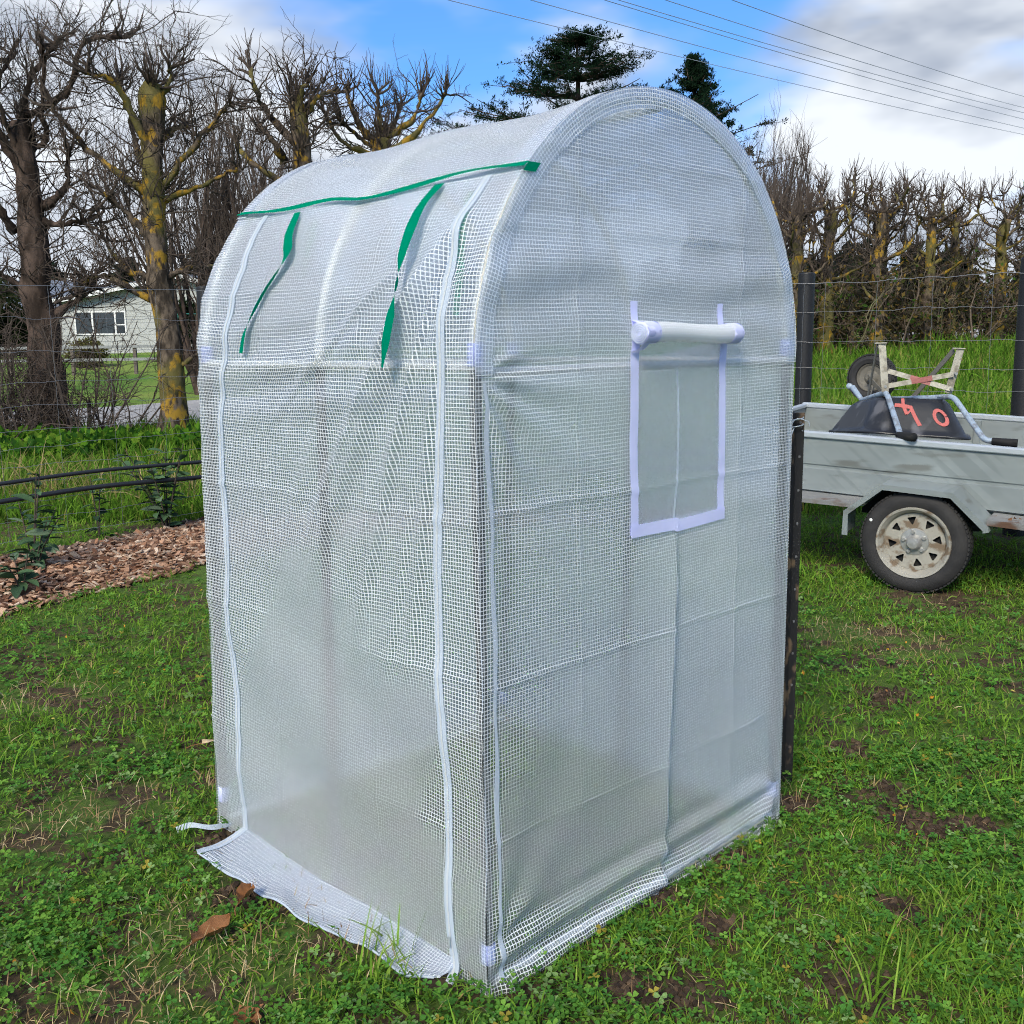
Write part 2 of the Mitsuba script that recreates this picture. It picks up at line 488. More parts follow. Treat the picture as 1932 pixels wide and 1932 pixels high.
def pollard(base, trunk, tr, limbs, lr, seed, label, shoots=40, twigs=(6, 5, 4), tl=0.55, lead=0.0, group=None, mat_='m_bark', depth=0.5, rad=0.010, own=60):
    r = np.random.default_rng(seed)
    key = numbered('pollarded_tree')
    tp = place2d(base, trunk, r, 0.05)
    tp[0, 2] = min(tp[0, 2], float(zg(base[0], base[1])) - 0.1)
    n = 26
    tp = spline(tp, n)
    z0 = float(zg(base[0], base[1]))
    rr = np.interp(np.linspace(0, 1, n), np.linspace(0, 1, len(tr)), tr) + tr[0] * 0.55 * np.exp(-np.maximum(tp[:, 2] - z0, 0) / 0.22)
    v, f = tubes(tp[None], rr[None], 12, True)
    nz = meshkit.fbm(v * np.array([6, 6, 2.2]), 3, seed) - 0.5
    c = tp[np.argmin(np.abs(v[:, None, 2] - tp[None, :, 2]), 1)]
    v = v + unit((v - c) * [1, 1, 0]) * (nz * rr.mean() * 0.9)[:, None]
    put(f'{key}__trunk', (v, f), mat_, True)
    P, R = [], []
    for l in limbs:
        q = place2d(base, l, r, depth)
        p, q_r = limb_tube(q, lr * (0.8 + 0.4 * r.random()), lr * 0.34, 14, rough=0.013, r=r)
        q_r = q_r * (1 + 0.18 * r.normal(size=14))
        q_r[-2:] *= 1.5
        P.append(p); R.append(np.maximum(q_r, 0.012))
        vv, ff = tubes(p[None], R[-1][None], 7, True)
        put(f'{key}__limb', (vv, ff), mat_, True)
    P, R = np.array(P), np.array(R)
    mb = MB()
    # knuckles at the cut ends: short stubs
    ends = np.concatenate([P[:, -4:], np.repeat(tp[None, -4:], 2, 0)]), np.concatenate([R[:, -4:], np.repeat(rr[None, -4:] * 0.6, 2, 0)])
    K, KR = grow(r, *ends, 7, 0.34, 4, 0.8, 0.45, 0.028, 0.4, 0.55)
    mb.add(*tubes(K, KR, 5, True))
    S, SR = grow(r, K, KR, max(1, shoots // 14), 0.5, 5, 0.35, 0.55, rad * 1.05, 0.5, 0.4, 0.16)
    mb.add(*tubes(S, SR, 3))
    allP, allR = P, R
    A, AR = grow(r, allP, allR, twigs[0], tl * 1.3, 6, 0.75, 0.22, rad * 1.5, 0.15, 0.5)
    B, BR = grow(r, A, AR, twigs[1], tl * 0.8, 5, 0.7, 0.18, rad, 0.1, 0.5)
    mb.add(*tubes(A, AR, 4)); mb.add(*tubes(B, BR, 3))
    if twigs[2]:
        D, DR = grow(r, B, BR, twigs[2], tl * 0.45, 4, 0.7, 0.2, rad * 0.62, 0.1, 0.6)
        mb.add(*tubes(D, DR, 3))
    # twigs straight from the trunk
    E_, ER = grow(r, tp[None, 8:-1], rr[None, 8:-1], own, tl * 1.7, 6, 1.1, 0.25, rad * 1.6, 0.0, 0.4)
    F_, FR = grow(r, E_, ER, twigs[1], tl * 0.7, 4, 0.7, 0.15, rad * 0.7, 0.1, 0.5)
    mb.add(*tubes(E_, ER, 4)); mb.add(*tubes(F_, FR, 3))
    mb.put(f'{key}__twigs', 'm_twig', False)
    tag(f'{key}__twigs', kind='stuff')
    tag(key, label, 'tree', group)
    return key


G1 = 'row of pollarded trees behind the fence'
pollard((-5.36, 15.96), [(.06, 0), (.09, .8), (.11, 1.52), (0, 2.5), (.01, 3.24), (.02, 3.6), (.03, 4.32), (.06, 5.05), (.11, 5.29)], [.21, .20, .19, .185, .17, .15, .15, .19, .12],
        [[(.01, 3.65), (-.52, 4.04), (-.98, 4.42), (-1.24, 4.78), (-1.32, 5.01)], [(.11, 3.78), (.63, 4.31), (1.11, 4.82), (1.30, 4.97)], [(.08, 3.6), (.76, 3.86), (1.31, 4.09)],
         [(-.11, 2.47), (-.54, 2.64), (-1.06, 3.18)], [(-.12, 3.1), (-.4, 3.43), (-.68, 3.72)], [(.07, 2.43), (.41, 2.59), (.83, 2.7)],
         [(0, 3.87), (-.25, 4.45), (-.33, 4.86), (-.37, 5.03), (-.49, 5.43)], [(-.13, 2.14), (-.63, 2.42), (-.92, 2.51), (-1.22, 2.39)], [(.1, 1.05), (.4, 1.21), (.67, 1.49)],
         [(.13, 4.44), (.31, 4.71), (.4, 4.82)], [(.04, 4.22), (-.26, 5.13), (-.6, 5.28)], [(.05, 4.9), (.35, 5.25), (.42, 5.5)]],
        .056, 101, 'pollarded bare tree with orange lichen on its trunk, left of the greenhouse', twigs=(9, 6, 3), tl=.70, group=G1, rad=.0085)
pollard((-7.5, 16.2), [(.17, .0), (.18, .8), (.19, 1.57), (.15, 2.22), (.16, 3.26), (.13, 4.27), (.13, 4.81)], [.27, .26, .25, .23, .20, .18, .17],
        [[(.13, 4.27), (.04, 5.04), (.07, 5.8)], [(.14, 4.66), (.28, 5.42), (.5, 5.72), (.6, 5.9)], [(.37, 3.56), (.79, 3.85), (.83, 4.08), (1.0, 4.37)],
         [(.25, 4.38), (.43, 4.56), (.46, 4.92), (.48, 5.27), (.66, 5.64), (.96, 5.9)], [(-.1, 3.18), (-.25, 3.66), (-.42, 3.97)], [(.3, 3.33), (.74, 3.29), (1.05, 3.36)],
         [(.1, 4.04), (-.18, 4.82), (-.22, 5.65)], [(.1, 2.22), (-.16, 2.46), (-.4, 2.55)], [(.3, 1.89), (.73, 2.21), (.98, 2.25)], [(.2, 4.9), (.9, 5.25), (1.3, 5.85), (1.9, 5.95)]],
        .062, 102, 'thick dark trunked pollarded tree at the left edge of the photo', twigs=(9, 6, 3), tl=.75, group=G1, mat_='m_bark_dark', rad=.009)
pollard((-3.82, 19.3), [(.07, .2), (.08, 1.33), (.09, 3.91), (.09, 4.88), (.08, 5.4), (.03, 5.73)], [.19, .18, .17, .16, .16, .11],
        [[(.05, 4.97), (-.48, 5.55), (-.61, 5.93), (-.67, 6.23)], [(.16, 5.45), (.42, 5.78), (.68, 6.03)], [(-.22, 4.69), (-.35, 5.0), (-.6, 5.3)], [(.08, 5.4), (.18, 5.92), (.29, 6.01)],
         [(.05, 4.2), (-.7, 4.6), (-1.1, 5.1)], [(.05, 5.3), (-.1, 5.8), (-.14, 6.0)]],
        .075, 103, 'pollarded tree with forked knobbly limbs rising behind the left end of the greenhouse roof', twigs=(6, 4, 2), tl=.7, group=G1)
pollard((-2.60, 20.7), [(.01, .3), (.05, 2.5), (.11, 4.14), (.14, 4.99), (.17, 5.36)], [.2, .19, .18, .19, .15],
        [[(.17, 5.36), (.32, 5.67), (.5, 6.09)], [(.17, 5.31), (.11, 5.83), (.09, 6.25)], [(.14, 5.2), (-.28, 5.63), (-.47, 6.31)], [(.14, 5.1), (.7, 5.3), (1.26, 5.82), (1.46, 6.08)],
         [(.17, 5.31), (.76, 5.67), (.99, 6.13)], [(.14, 5.2), (-.18, 5.31), (-.6, 5.68)], [(.14, 5.0), (-.5, 5.2), (-.95, 5.9)]],
        .075, 104, 'pollarded tree with a low spreading crown of thick stubs just above the greenhouse roof', shoots=56, twigs=(6, 4, 2), tl=.6, group=G1)
# the row on the right, seen beyond the trailer
ROWR = [((7.6, 27.5), 5.5, .20, 'pollarded tree half hidden behind the right edge of the greenhouse'), ((8.65, 28.2), 5.6, .21, 'pollarded tree directly above the black post beside the greenhouse'),
        ((10.3, 29.0), 5.75, .18, 'reddish trunked pollarded tree, nearer of the close pair in the right row'), ((10.85, 30.2), 5.7, .15, 'slimmer pollarded tree, farther of the close pair in the right row'),
        ((12.2, 30.2), 5.65, .19, 'pollarded tree with the brightest orange trunk in the right row'), ((13.3, 31.2), 5.7, .17, 'pollarded tree between the orange trunk and the forked one on the right'),
        ((15.1, 32.0), 5.6, .23, 'forked pollarded tree beside the tall black post at right'), ((16.4, 32.6), 5.5, .2, 'pollarded tree cut off by the right edge of the photo')]
for q, (b, top, tr, lab) in enumerate(ROWR):
    r = np.random.default_rng(300 + q)
    top -= .75 + .35 * (r.random() - .5)
    z0 = float(zg(*b))
    trunk = [(0, z0), (.03 * r.normal(), z0 + 1.6), (.03 * r.normal(), top - 1.6), (.03 * r.normal(), top - .7), (.03 * r.normal(), top - .1)]
    limbs = []
    hh = top - z0
    for j, zz in enumerate(hh * np.array([.30, .38, .45, .52, .58, .64, .70, .75, .80, .85, .89, .93, .96, .98])):
        s = 1 if j % 2 else -1
        out = (.55 + .50 * r.random()) * (1 if zz < .7 * hh else .62)
        rise = min(.45 + .75 * r.random(), hh - zz + .25 + .45 * r.random())
        h = z0 + zz
        limbs.append([(0, h), (s * out * .55, h + rise * .30), (s * out * .92, h + rise * .70), (s * out * .95, h + rise * 1.15)])
    pollard(b, trunk, [tr * .95, tr * .85, tr * .75, tr * .72, tr * .62], limbs, .05, 320 + q, lab, shoots=36, twigs=(4, 3, 2), tl=.5, group='pollarded trees beyond the trailer', depth=.9, rad=.011, own=20)


def broom(key_name, base, height, width, seed, label, n=26, category='tree', mult=(7, 5, 3)):
    """A bare tree of many fine upright shoots."""
    r = np.random.default_rng(seed)
    key = numbered(key_name)
    z0 = float(zg(*base))
    P = np.zeros((n, 8, 3)); R = np.zeros((n, 8))
    for i in range(n):
        a, s = r.random() * 2 * np.pi, r.random() ** .6
        end = np.array([np.cos(a) * width * s, np.sin(a) * width * s * .7, height * (.62 + .2 * r.random()) * (1 - .25 * s * s)])
        t = np.linspace(0, 1, 8)[:, None]
        P[i] = np.array([base[0], base[1], z0 - .1]) + end * np.hstack([t ** 1.3, t ** 1.3, t]) + np.cumsum(r.normal(size=(8, 3)) * .03, 0)
        R[i] = np.linspace(.075, .02, 8)
    put(f'{key}__trunk', tubes(P, R, 6), 'm_bark_dark', True)
    mb = MB()
    A, AR = grow(r, P, R, mult[0], height * .24, 6, .30, .5, .020, .42, .5, .1)
    B, BR = grow(r, A, AR, mult[1], height * .16, 5, .32, .45, .011, .2, .45, .1)
    D, DR = grow(r, B, BR, mult[2], height * .10, 4, .35, .4, .008, .2, .5, .1)
    for q, s in ((A, 4), (B, 3), (D, 3)):
        mb.add(*tubes(q, {4: AR}.get(s, BR if q is B else DR), s))
    mb.put(f'{key}__twigs', 'm_twig', False)
    tag(f'{key}__twigs', kind='stuff')
    tag(key, label, category)


broom('bare_tree', (-7.9, 26.0), 7.6, 2.3, 41, 'tall bare tree of fine upright shoots behind the orange-lichened pollard', 16)
broom('bare_tree', (-6.3, 26.4), 7.2, 2.0, 42, 'bare twiggy tree with fine upright shoots just left of the greenhouse arch', 16)
broom('bare_tree', (7.75, 33.0), 6.6, 1.9, 43, 'bare fine-twigged tree above the right shoulder of the greenhouse', 26)
broom('bare_shrub', (-3.95, 17.5), 3.3, .75, 45, 'dense dark twiggy shrub behind the left edge of the greenhouse', 26, 'shrub')


def leaves(r, C, size, aspect=0.45, up=None, spread=1.0):
    """One bent leaf (two triangles each side) per centre: returns (v, f)."""
    n = len(C)
    d = unit(r.normal(size=(n, 3)) * spread + (np.array([0, 0, 0.0]) if up is None else up))
    s = unit(np.cross(d, r.normal(size=(n, 3))))
    nn = np.cross(d, s)
    L = (size * (.6 + .8 * r.random(n)))[:, None]
    w = L * aspect
    v = np.stack([C, C + d * L * .5 + s * w * .5 + nn * L * .06, C + d * L, C + d * L * .5 - s * w * .5 + nn * L * .06], 1).reshape(-1, 3)
    f = (np.array([[0, 1, 2], [0, 2, 3]])[None] + (np.arange(n) * 4)[:, None, None]).reshape(-1, 3)
    return v, f


def var_color(r, n, per, cols, jit=0.25):
    cols = np.asarray(cols, float)
    c = cols[r.integers(0, len(cols), n)] * (1 + jit * (r.random((n, 1)) - .5) * 2)
    return np.repeat(c, per, 0)


def conifer(base, height, width, seed, label, levels=22, droop=-0.05, tip=0.25, full=0.05, top_only=0.0, shape=1.0, flat=.3, per=6, alen=1.3):
    r = np.random.default_rng(seed)
    key = numbered('conifer_tree')
    z0 = float(zg(*base))
    put(f'{key}__trunk', tube([(base[0], base[1], z0 - .2), (base[0] + .1, base[1], z0 + height * .5), (base[0], base[1], z0 + height * .99)], [.35, .22, .03], 8, 12), 'm_bark_dark', True)
    P, R = [], []
    for q in range(levels):
        h = top_only + (1 - top_only) * (q + .5) / levels
        L = width * ((1 - h) ** shape + full) * (.8 + .35 * r.random())
        for j in range(per):
            a = r.random() * 2 * np.pi
            LL = L * (.55 + .55 * r.random())
            t = np.linspace(0, 1, 7)[:, None]
            p = np.array([base[0], base[1], z0 + height * (h + .009 * r.normal())]) + np.hstack([np.cos(a) * LL * t, np.sin(a) * LL * t, LL * (droop * t + tip * t ** 2)])
            P.append(p + np.cumsum(r.normal(size=(7, 3)) * .02 * LL / 7, 0)); R.append(np.linspace(.06, .012, 7))
    P, R = np.array(P), np.array(R)
    A, AR = grow(r, P, R, 13, alen, 5, .75, .25, .016, .12, .5, .15)
    A[:, 1:, 2] = A[:, :1, 2] + (A[:, 1:, 2] - A[:, :1, 2]) * flat
    B, BR = grow(r, A, AR, 6, alen * .42, 3, .7, .15, .010, .1, .5, .15)
    B[:, 1:, 2] = B[:, :1, 2] + (B[:, 1:, 2] - B[:, :1, 2]) * (.3 + .7 * flat)
    mb = MB().add(*tubes(P, R, 4)).add(*tubes(A, AR, 3))
    mb.put(f'{key}__branches', 'm_bark_dark', False)
    tag(f'{key}__branches', kind='stuff')
    t_ = r.random((len(B), 10, 1))
    C = (B[:, None, 0] * (1 - t_) + B[:, None, 2] * t_).reshape(-1, 3) + r.normal(size=(len(B) * 10, 3)) * np.array([.04, .04, .025])
    v, f = leaves(r, C, .12, .30, np.array([0, 0, .35]))
    put(f'{key}__crown', (v, f), 'm_leaf', False, color=var_color(r, len(C), 4, [(.012, .030, .016), (.018, .042, .020), (.010, .022, .014)]))
    tag(f'{key}__crown', kind='stuff')
    tag(key, label, 'tree')


conifer((2.95, 45.0), 13.0, 17.5, 61, 'dark spreading cedar with tiered branches above the greenhouse roof', 10, -.04, .20, .0, .42, .92, .30, 9, 1.05)
conifer((7.85, 45.0), 11.2, 5.2, 62, 'narrow dark conifer behind the right shoulder of the greenhouse arch', 12, .35, .45, .01, .45, .95, .9, 5, .42)


def leafy(key_name, base, size, n, leaf, cols, seed, label, category='shrub', kind=None):
    """A rounded evergreen shrub: leaf-sized faces through an uneven volume, on a few stems."""
    r = np.random.default_rng(seed)
    key = numbered(key_name)
    z0 = float(zg(*base))
    P = np.zeros((9, 6, 3))
    for i in range(9):
        a = r.random() * 6.28; s = .25 + .6 * r.random()
        t = np.linspace(0, 1, 6)[:, None]
        P[i] = np.array([base[0], base[1], z0 - .05]) + np.hstack([np.cos(a) * size[0] * s * t, np.sin(a) * size[1] * s * t, size[2] * .85 * t ** .8])
    put(f'{key}__stems', tubes(P, np.repeat(np.linspace(.05, .012, 6)[None], 9, 0), 5), 'm_bark_dark', True)
    q = unit(r.normal(size=(n, 3))) * (r.random((n, 1)) ** (1 / 2.4))
    lump = .72 + .6 * meshkit.fbm(unit(q) * 2.2 + seed, 3, seed)[:, None]
    C = np.array([base[0], base[1], z0 + size[2] * .5]) + q * lump * np.array([size[0], size[1], size[2] * .5])
    keep = (meshkit.fbm(C / leaf * .22, 3, seed + 1) > .40) & (C[:, 2] > z0 + .02)
    v, f = leaves(r, C[keep], leaf, .5)
    put(f'{key}__crown', (v, f), 'm_leaf', False, color=var_color(r, keep.sum(), 4, cols))
    tag(f'{key}__crown', kind='stuff')
    tag(key, label, category)


leafy('hedge_shrub', (-20.0, 40.0), (2.0, 1.6, 3.2), 9000, .22, [(.022, .034, .014), (.035, .045, .018)], 71, 'dark rounded evergreen behind the thick trunk at far left')
leafy('hedge_shrub', (-13.6, 44.0), (.75, .8, 2.3), 6000, .20, [(.018, .034, .014), (.028, .045, .018)], 72, 'dark bush at the right end of the house wall')
leafy('hedge_shrub', (-15.0, 36.5), (.7, .8, 1.0), 3000, .12, [(.16, .15, .05), (.11, .11, .04)], 73, 'pale yellowish bush in front of the house window')
leafy('golden_shrub', (9.9, 31.0), (.38, .4, 2.0), 1500, .12, [(.34, .17, .012), (.26, .13, .015)], 74, 'small golden yellow shrub among the twigs right of the greenhouse')
# dense undergrowth below the right row, ivy-brown and twiggy
r = np.random.default_rng(80)
mb = MB()
n = 150
bx = np.linspace(5.5, 19.5, n) + r.normal(size=n) * .15
by = 28.3 + (bx - 7.6) * .56 + r.normal(size=n) * .45
P = np.zeros((n, 6, 3)); t = np.linspace(0, 1, 6)[:, None]
for i in range(n):
    h = 1.5 + .8 * r.random()
    P[i] = np.array([bx[i], by[i], zg(bx[i], by[i]) - .05]) + np.hstack([t * r.normal() * .5, t * r.normal() * .4, h * t]) + np.cumsum(r.normal(size=(6, 3)) * .06, 0)
R = np.repeat(np.linspace(.03, .012, 6)[None], n, 0)
A, AR = grow(r, P, R, 8, .9, 5, .9, .1, .016, .0, .5, .3)
B, BR = grow(r, A, AR, 4, .5, 4, .9, .05, .011, .1, .5, .3)
for q_, s_n in ((P, 4), (A, 3), (B, 3)):
    m_ = {id(P): R, id(A): AR, id(B): BR}[id(q_)]
    vv, ff = tubes(q_, m_, s_n)
    mb.add(vv, ff, var_color(r, len(q_), q_.shape[1] * s_n, [(.10, .078, .06), (.16, .125, .10), (.07, .055, .042), (.12, .11, .06)]))
mb.put('undergrowth', 'm_dry')
tag('undergrowth', 'dense brown twiggy undergrowth below the right hand tree row', 'undergrowth', kind='stuff')
C = B[:, 1:].reshape(-1, 3)[r.permutation(B[:, 1:].shape[0] * 3)[:16000]]
v, f = leaves(r, C, .13, .6)
put('undergrowth_leaves', (v, f), 'm_leaf', False, color=var_color(r, len(C), 4, [(.10, .075, .04), (.07, .08, .025), (.15, .11, .07), (.06, .055, .04), (.05, .10, .02), (.17, .12, .04)]))
tag('undergrowth_leaves', 'sparse dull leaves through the undergrowth below the right row', 'leaves', kind='stuff')
# tangled shoots round the foot of the thick trunk at left
mb = MB()
n = 105
bx = -7.6 + r.normal(size=n) * .95; by = 15.6 + r.normal(size=n) * .7
P = np.zeros((n, 6, 3))
for i in range(n):
    h = .9 + 1.2 * r.random()
    P[i] = np.array([bx[i], by[i], zg(bx[i], by[i]) - .05]) + np.hstack([t * r.normal() * .5, t * r.normal() * .4, h * t]) + np.cumsum(r.normal(size=(6, 3)) * .05, 0)
R = np.repeat(np.linspace(.016, .006, 6)[None], n, 0)
A, AR = grow(r, P, R, 8, .6, 5, .9, .1, .008, .0, .5, .3)
B, BR = grow(r, A, AR, 4, .32, 4, .9, .05, .006, .1, .5, .3)
mb.add(*tubes(P, R, 4)).add(*tubes(A, AR, 3)).add(*tubes(B, BR, 3))
mb.put('bramble', 'm_twig')
tag('bramble', 'brown tangle of bare shoots round the thick trunk at left', 'bramble', kind='stuff')
# far wood on the right horizon
r = np.random.default_rng(84)
mb = MB()
for i in range(46):
    x, y = -42 + i * 2.8 + r.normal() * .8, 82 + r.normal() * 4
    z0, h, w = float(zg(x, y)), 5.0 + 3.2 * r.random(), 1.6 + 1.2 * r.random()
    n = 520
    q = r.random(n); a = r.random(n) * 6.28; rad = w * (1.05 - q) ** .7 * np.sqrt(r.random(n))
    C = np.stack([x + rad * np.cos(a), y + rad * np.sin(a), z0 + h * q], 1)
    v, f = leaves(r, C, .95, .6)
    mb.add(v, f, var_color(r, n, 4, [(.016, .028, .020), (.024, .034, .024), (.03, .035, .025)]))
mb.put('far_wood', 'm_leaf')
tag('far_wood', 'dark distant wood on the horizon behind the right tree row', 'wood', kind='stuff')

# ---------------------------------------------------------------- house, far fence, power lines
key = 'white_house'
hx0, hx1, hy, hz0, hz1 = -21.6, -12.5, 50.0, 1.0, 3.62
apex = (-15.6, 4.75)


def wallpoly(y0, y1):
    return prism([(hx0, hz0), (hx1, hz0), (hx1, hz1), (apex[0], apex[1] - .1), (hx0, hz1)], y0, y1)


put(f'{key}__wall', wallpoly(hy, hy + 8), 'm_white_wall')
mb = MB()
for k in range(9):                                                 # weatherboards: thin lips across the front
    z = hz0 + .15 + k * .29
    put(f'{key}__wall__weatherboard', box(hx0 + .02, hx1 - .02, hy - .022, hy, z, z + .27), 'm_white_wall')
for a, b in (((hx0 - .55, hz1 - .06), (apex[0], apex[1])), ((apex[0], apex[1]), (hx1 + .5, hz1 + .0))):
    put(f'{key}__roof', prism([(a[0], a[1]), (b[0], b[1]), (b[0], b[1] + .16), (a[0], a[1] + .16)], hy - .5, hy + 8.5), 'm_roof')
    put(f'{key}__fascia', prism([(a[0], a[1] - .12), (b[0], b[1] - .12), (b[0], b[1] + .10), (a[0], a[1] + .10)], hy - .56, hy - .502), 'm_white_paint')
put(f'{key}__roof', prism([(-23.5, 4.25), (-11.0, 4.95), (-11.0, 5.1), (-23.5, 4.4)], hy + 3.0, hy + 3.2), 'm_roof')
put(f'{key}__side_wing', box(-27.5, hx0 - .05, hy + 1.2, hy + 7, hz0, 3.3), 'm_grey_wall')
put(f'{key}__side_wing__roof', (np.array([[-28, hy + .6, 3.3], [hx0, hy + .6, 3.3], [-28, hy + 4, 4.9], [hx0, hy + 4, 4.9], [-28, hy + 7.4, 3.3], [hx0, hy + 7.4, 3.3]]), np.array([[0, 1, 3], [0, 3, 2], [2, 3, 5], [2, 5, 4]])), 'm_roof')
for (x0, x1, z0, z1, mull) in ((-20.9, -18.55, 2.1, 3.1, (-20.1, -19.0)), (-16.5, -15.7, 2.15, 3.05, (-16.1,))):
    w = numbered(f'{key}__window')
    scene[w] = mikit.ply(box(x0, x1, hy - .045, hy - .026, z0, z1), 'm_pane_dark')
    for (a, b, c, d_) in ((x0 - .07, x0, z0 - .07, z1 + .07), (x1, x1 + .07, z0 - .07, z1 + .07), (x0, x1, z1, z1 + .07), (x0, x1, z0 - .07, z0)):
        put(f'{w}__frame', box(a, b, hy - .07, hy - .03, c, d_), 'm_white_paint')
    for m_ in mull:
        put(f'{w}__mullion', box(m_ - .04, m_ + .04, hy - .066, hy - .03, z0, z1), 'm_white_paint')
    put(f'{w}__mullion', box(mull[-1], x1, hy - .063, hy - .033, z0 + .38, z0 + .44), 'm_white_paint')
tag(key, 'single storey white house with grey roof seen through the left trees', 'house')

key = 'play_swing'
sx, sy = -13.4, 42.0
sz = float(zg(sx, sy))
top = [(sx, sy, sz + 1.75), (sx + .9, sy + 1.6, sz + 1.75)]
for q in top:
    for s in (-.45, .45):
        put(f'{key}__leg', tube([q, (q[0] + s, q[1] - .1, sz - .03)], .035, 7), 'm_teal')
put(f'{key}__beam', tube(top, .035, 7), 'm_teal')
tag(key, 'teal green metal swing frame in front of the white house', 'swing')

key = 'timber_fence'                                               # low white fence on the far side of the road
xs = np.arange(-24, -9.9, 2.0)
for x in xs:
    z = float(zg(x, 33.0))
    put(f'{key}__post', box(x - .05, x + .05, 32.95, 33.05, z - .1, z + .95), 'm_timber')
for h in (.45, .85):
    put(f'{key}__rail', bar((-24, 32.93, zg(-24, 33) + h), (-10, 32.93, zg(-10, 33) + h), .03, .09), 'm_grey_wall')
tag(key, 'low rail fence on the far side of the road, beyond the left trees', 'fence')

z = float(zg(-8.48, 21.0))
key = 'marker_post'
put(f'{key}__shaft', tube([(-7.15, 17.3, zg(-7.15, 17.3) - .05), (-7.13, 17.3, zg(-7.15, 17.3) + .60)], .035, 8), 'm_timber')
tag(key, 'short dark wooden marker post at the near edge of the road', 'post')
key = 'white_peg'
put(f'{key}__shaft', bar((-6.29, 15.0, -.05), (-6.28, 15.0, .26), .05, .03, (0, 1, 0)), 'm_white_paint')
tag(key, 'short white peg standing in the weeds below the road', 'peg')

for q, (a, b, lab) in enumerate((((4.58, 22, 8.20), (19.31, 40, 10.24), 'topmost of the six power lines'), ((3.25, 22, 8.21), (19.34, 40, 9.84), 'second power line from the top'),
                                 ((2.27, 22, 8.23), (19.35, 40, 9.66), 'third power line from the top, upper of the close pair'), ((2.0, 22, 8.23), (19.37, 40, 9.43), 'fourth power line from the top, lower of the close pair'),
                                 ((.50, 22, 8.25), (19.39, 40, 9.11), 'fifth power line from the top'), ((-1.17, 22, 8.27), (19.4, 40, 8.88), 'lowest of the six power lines'))):
    a, b = np.array(a), np.array(b)
    s = np.linspace(-.55, 2.0, 60)[:, None]
    p = a + (b - a) * s
    p[:, 2] += .9 * ((s[:, 0] - .5) ** 2 - .25) * .35
    put('power_line', tube(p, .008, 5), 'm_cable', True)
    tag('power_line' if q == 0 else f'power_line_{q:03d}', lab + ' crossing the sky', 'cable', 'overhead power lines')

# ---------------------------------------------------------------- netting fence with black posts
FP = [np.array([-6.2, 4.2]), np.array([-3.62, 6.85]), np.array([-2.43, 8.3]), np.array([2.40, 8.4]), np.array([3.66, 7.3]), np.array([6.4, 4.9])]
key = 'netting_fence'
for q, (p, h, rad) in enumerate(((FP[0], 1.95, .06), (FP[2], 1.897, .062), (FP[3], 1.947, .066), (FP[4], 1.97, .075), (FP[5], 1.97, .075))):
    k = numbered(f'{key}__post')
    pts = [(rad - .012, h), (rad - .004, h - .003), (rad, h - .012), (rad, -.3)]
    v, f = lathe([(0.001, h)] + pts, 28)
    v = np.stack([v[:, 0] + p[0], v[:, 2] + p[1], v[:, 1] + float(zg(*p))], 1)
    scene[k] = mikit.ply((v, f), 'm_post', 30)
    scene[k]['flip_normals'] = True
    if q in (1, 2, 3):
        tag(k, ('round black post at the left of the greenhouse', 'round black post standing close right of the greenhouse', 'tall black post at the right edge of the photo')[q - 1])
HW = [.11, .24, .37, .50, .61, .75, .86, 1.03, 1.19, 1.40, 1.63, 1.855]
r = np.random.default_rng(12)
def side_of(i):
    d = unit(FP[min(i + 1, 5)] - FP[max(i - 1, 0)])
    return np.array([d[1], -d[0]])
for h in HW:
    pts = []
    for i in range(5):
        a, b = FP[i] + side_of(i) * .075, FP[i + 1] + side_of(i + 1) * .075
        s = np.linspace(0, 1, 13)[:-1, None]
        q = a * (1 - s) + b * s
        pts.append(np.hstack([q, h + r.normal(size=(12, 1)) * .006]))
    pts.append(np.array([[*(FP[5] + side_of(5) * .075), h]]))
    put(f'{key}__wire', tube(np.vstack(pts), .0015 if h < 1.8 else .0022, 5), 'm_wire', True)
mb = MB()
for i in range(5):
    a, b = FP[i] + side_of(i) * .075, FP[i + 1] + side_of(i + 1) * .075
    L = np.linalg.norm(b - a)
    for s in np.arange(.15, L, .42):
        q = a + (b - a) * s / L
        z0 = float(zg(*q))
        mb.add(*tube([(q[0] + .004 * r.normal(), q[1], z0 + .1), (q[0] + .006 * r.normal(), q[1] + .003, 1.0), (q[0] + .004 * r.normal(), q[1], 1.855)], .0009, 4))
mb.put(f'{key}__stay', 'm_wire')
tag(f'{key}__stay', kind='stuff')
tag(key, 'tall wire netting fence on round black posts behind greenhouse and trailer', 'fence')
for q, (h, rad, dz) in enumerate(((.535, .0145, .02), (.415, .018, .025))):
    a, b = FP[0] + side_of(0) * .11, FP[1] + side_of(1) * .11
    pts = np.vstack([np.linspace(a, b, 14)[:-1], np.linspace(b, FP[2] + side_of(2) * .12, 14), np.linspace(FP[2] + side_of(2) * .12, FP[3] + side_of(3) * .12, 20)[1:]])
    p3 = np.hstack([pts, (h - .01 + dz * np.sin(np.linspace(0, 19, len(pts))) * .5)[:, None]])
    put('water_pipe', tube(p3, rad, 12), 'm_pipe', True)
    tag('water_pipe' if q == 0 else 'water_pipe_001', ('upper and thinner of the two black water pipes along the fence', 'lower and thicker of the two black water pipes along the fence')[q], 'pipe', 'black pipes along the fence')

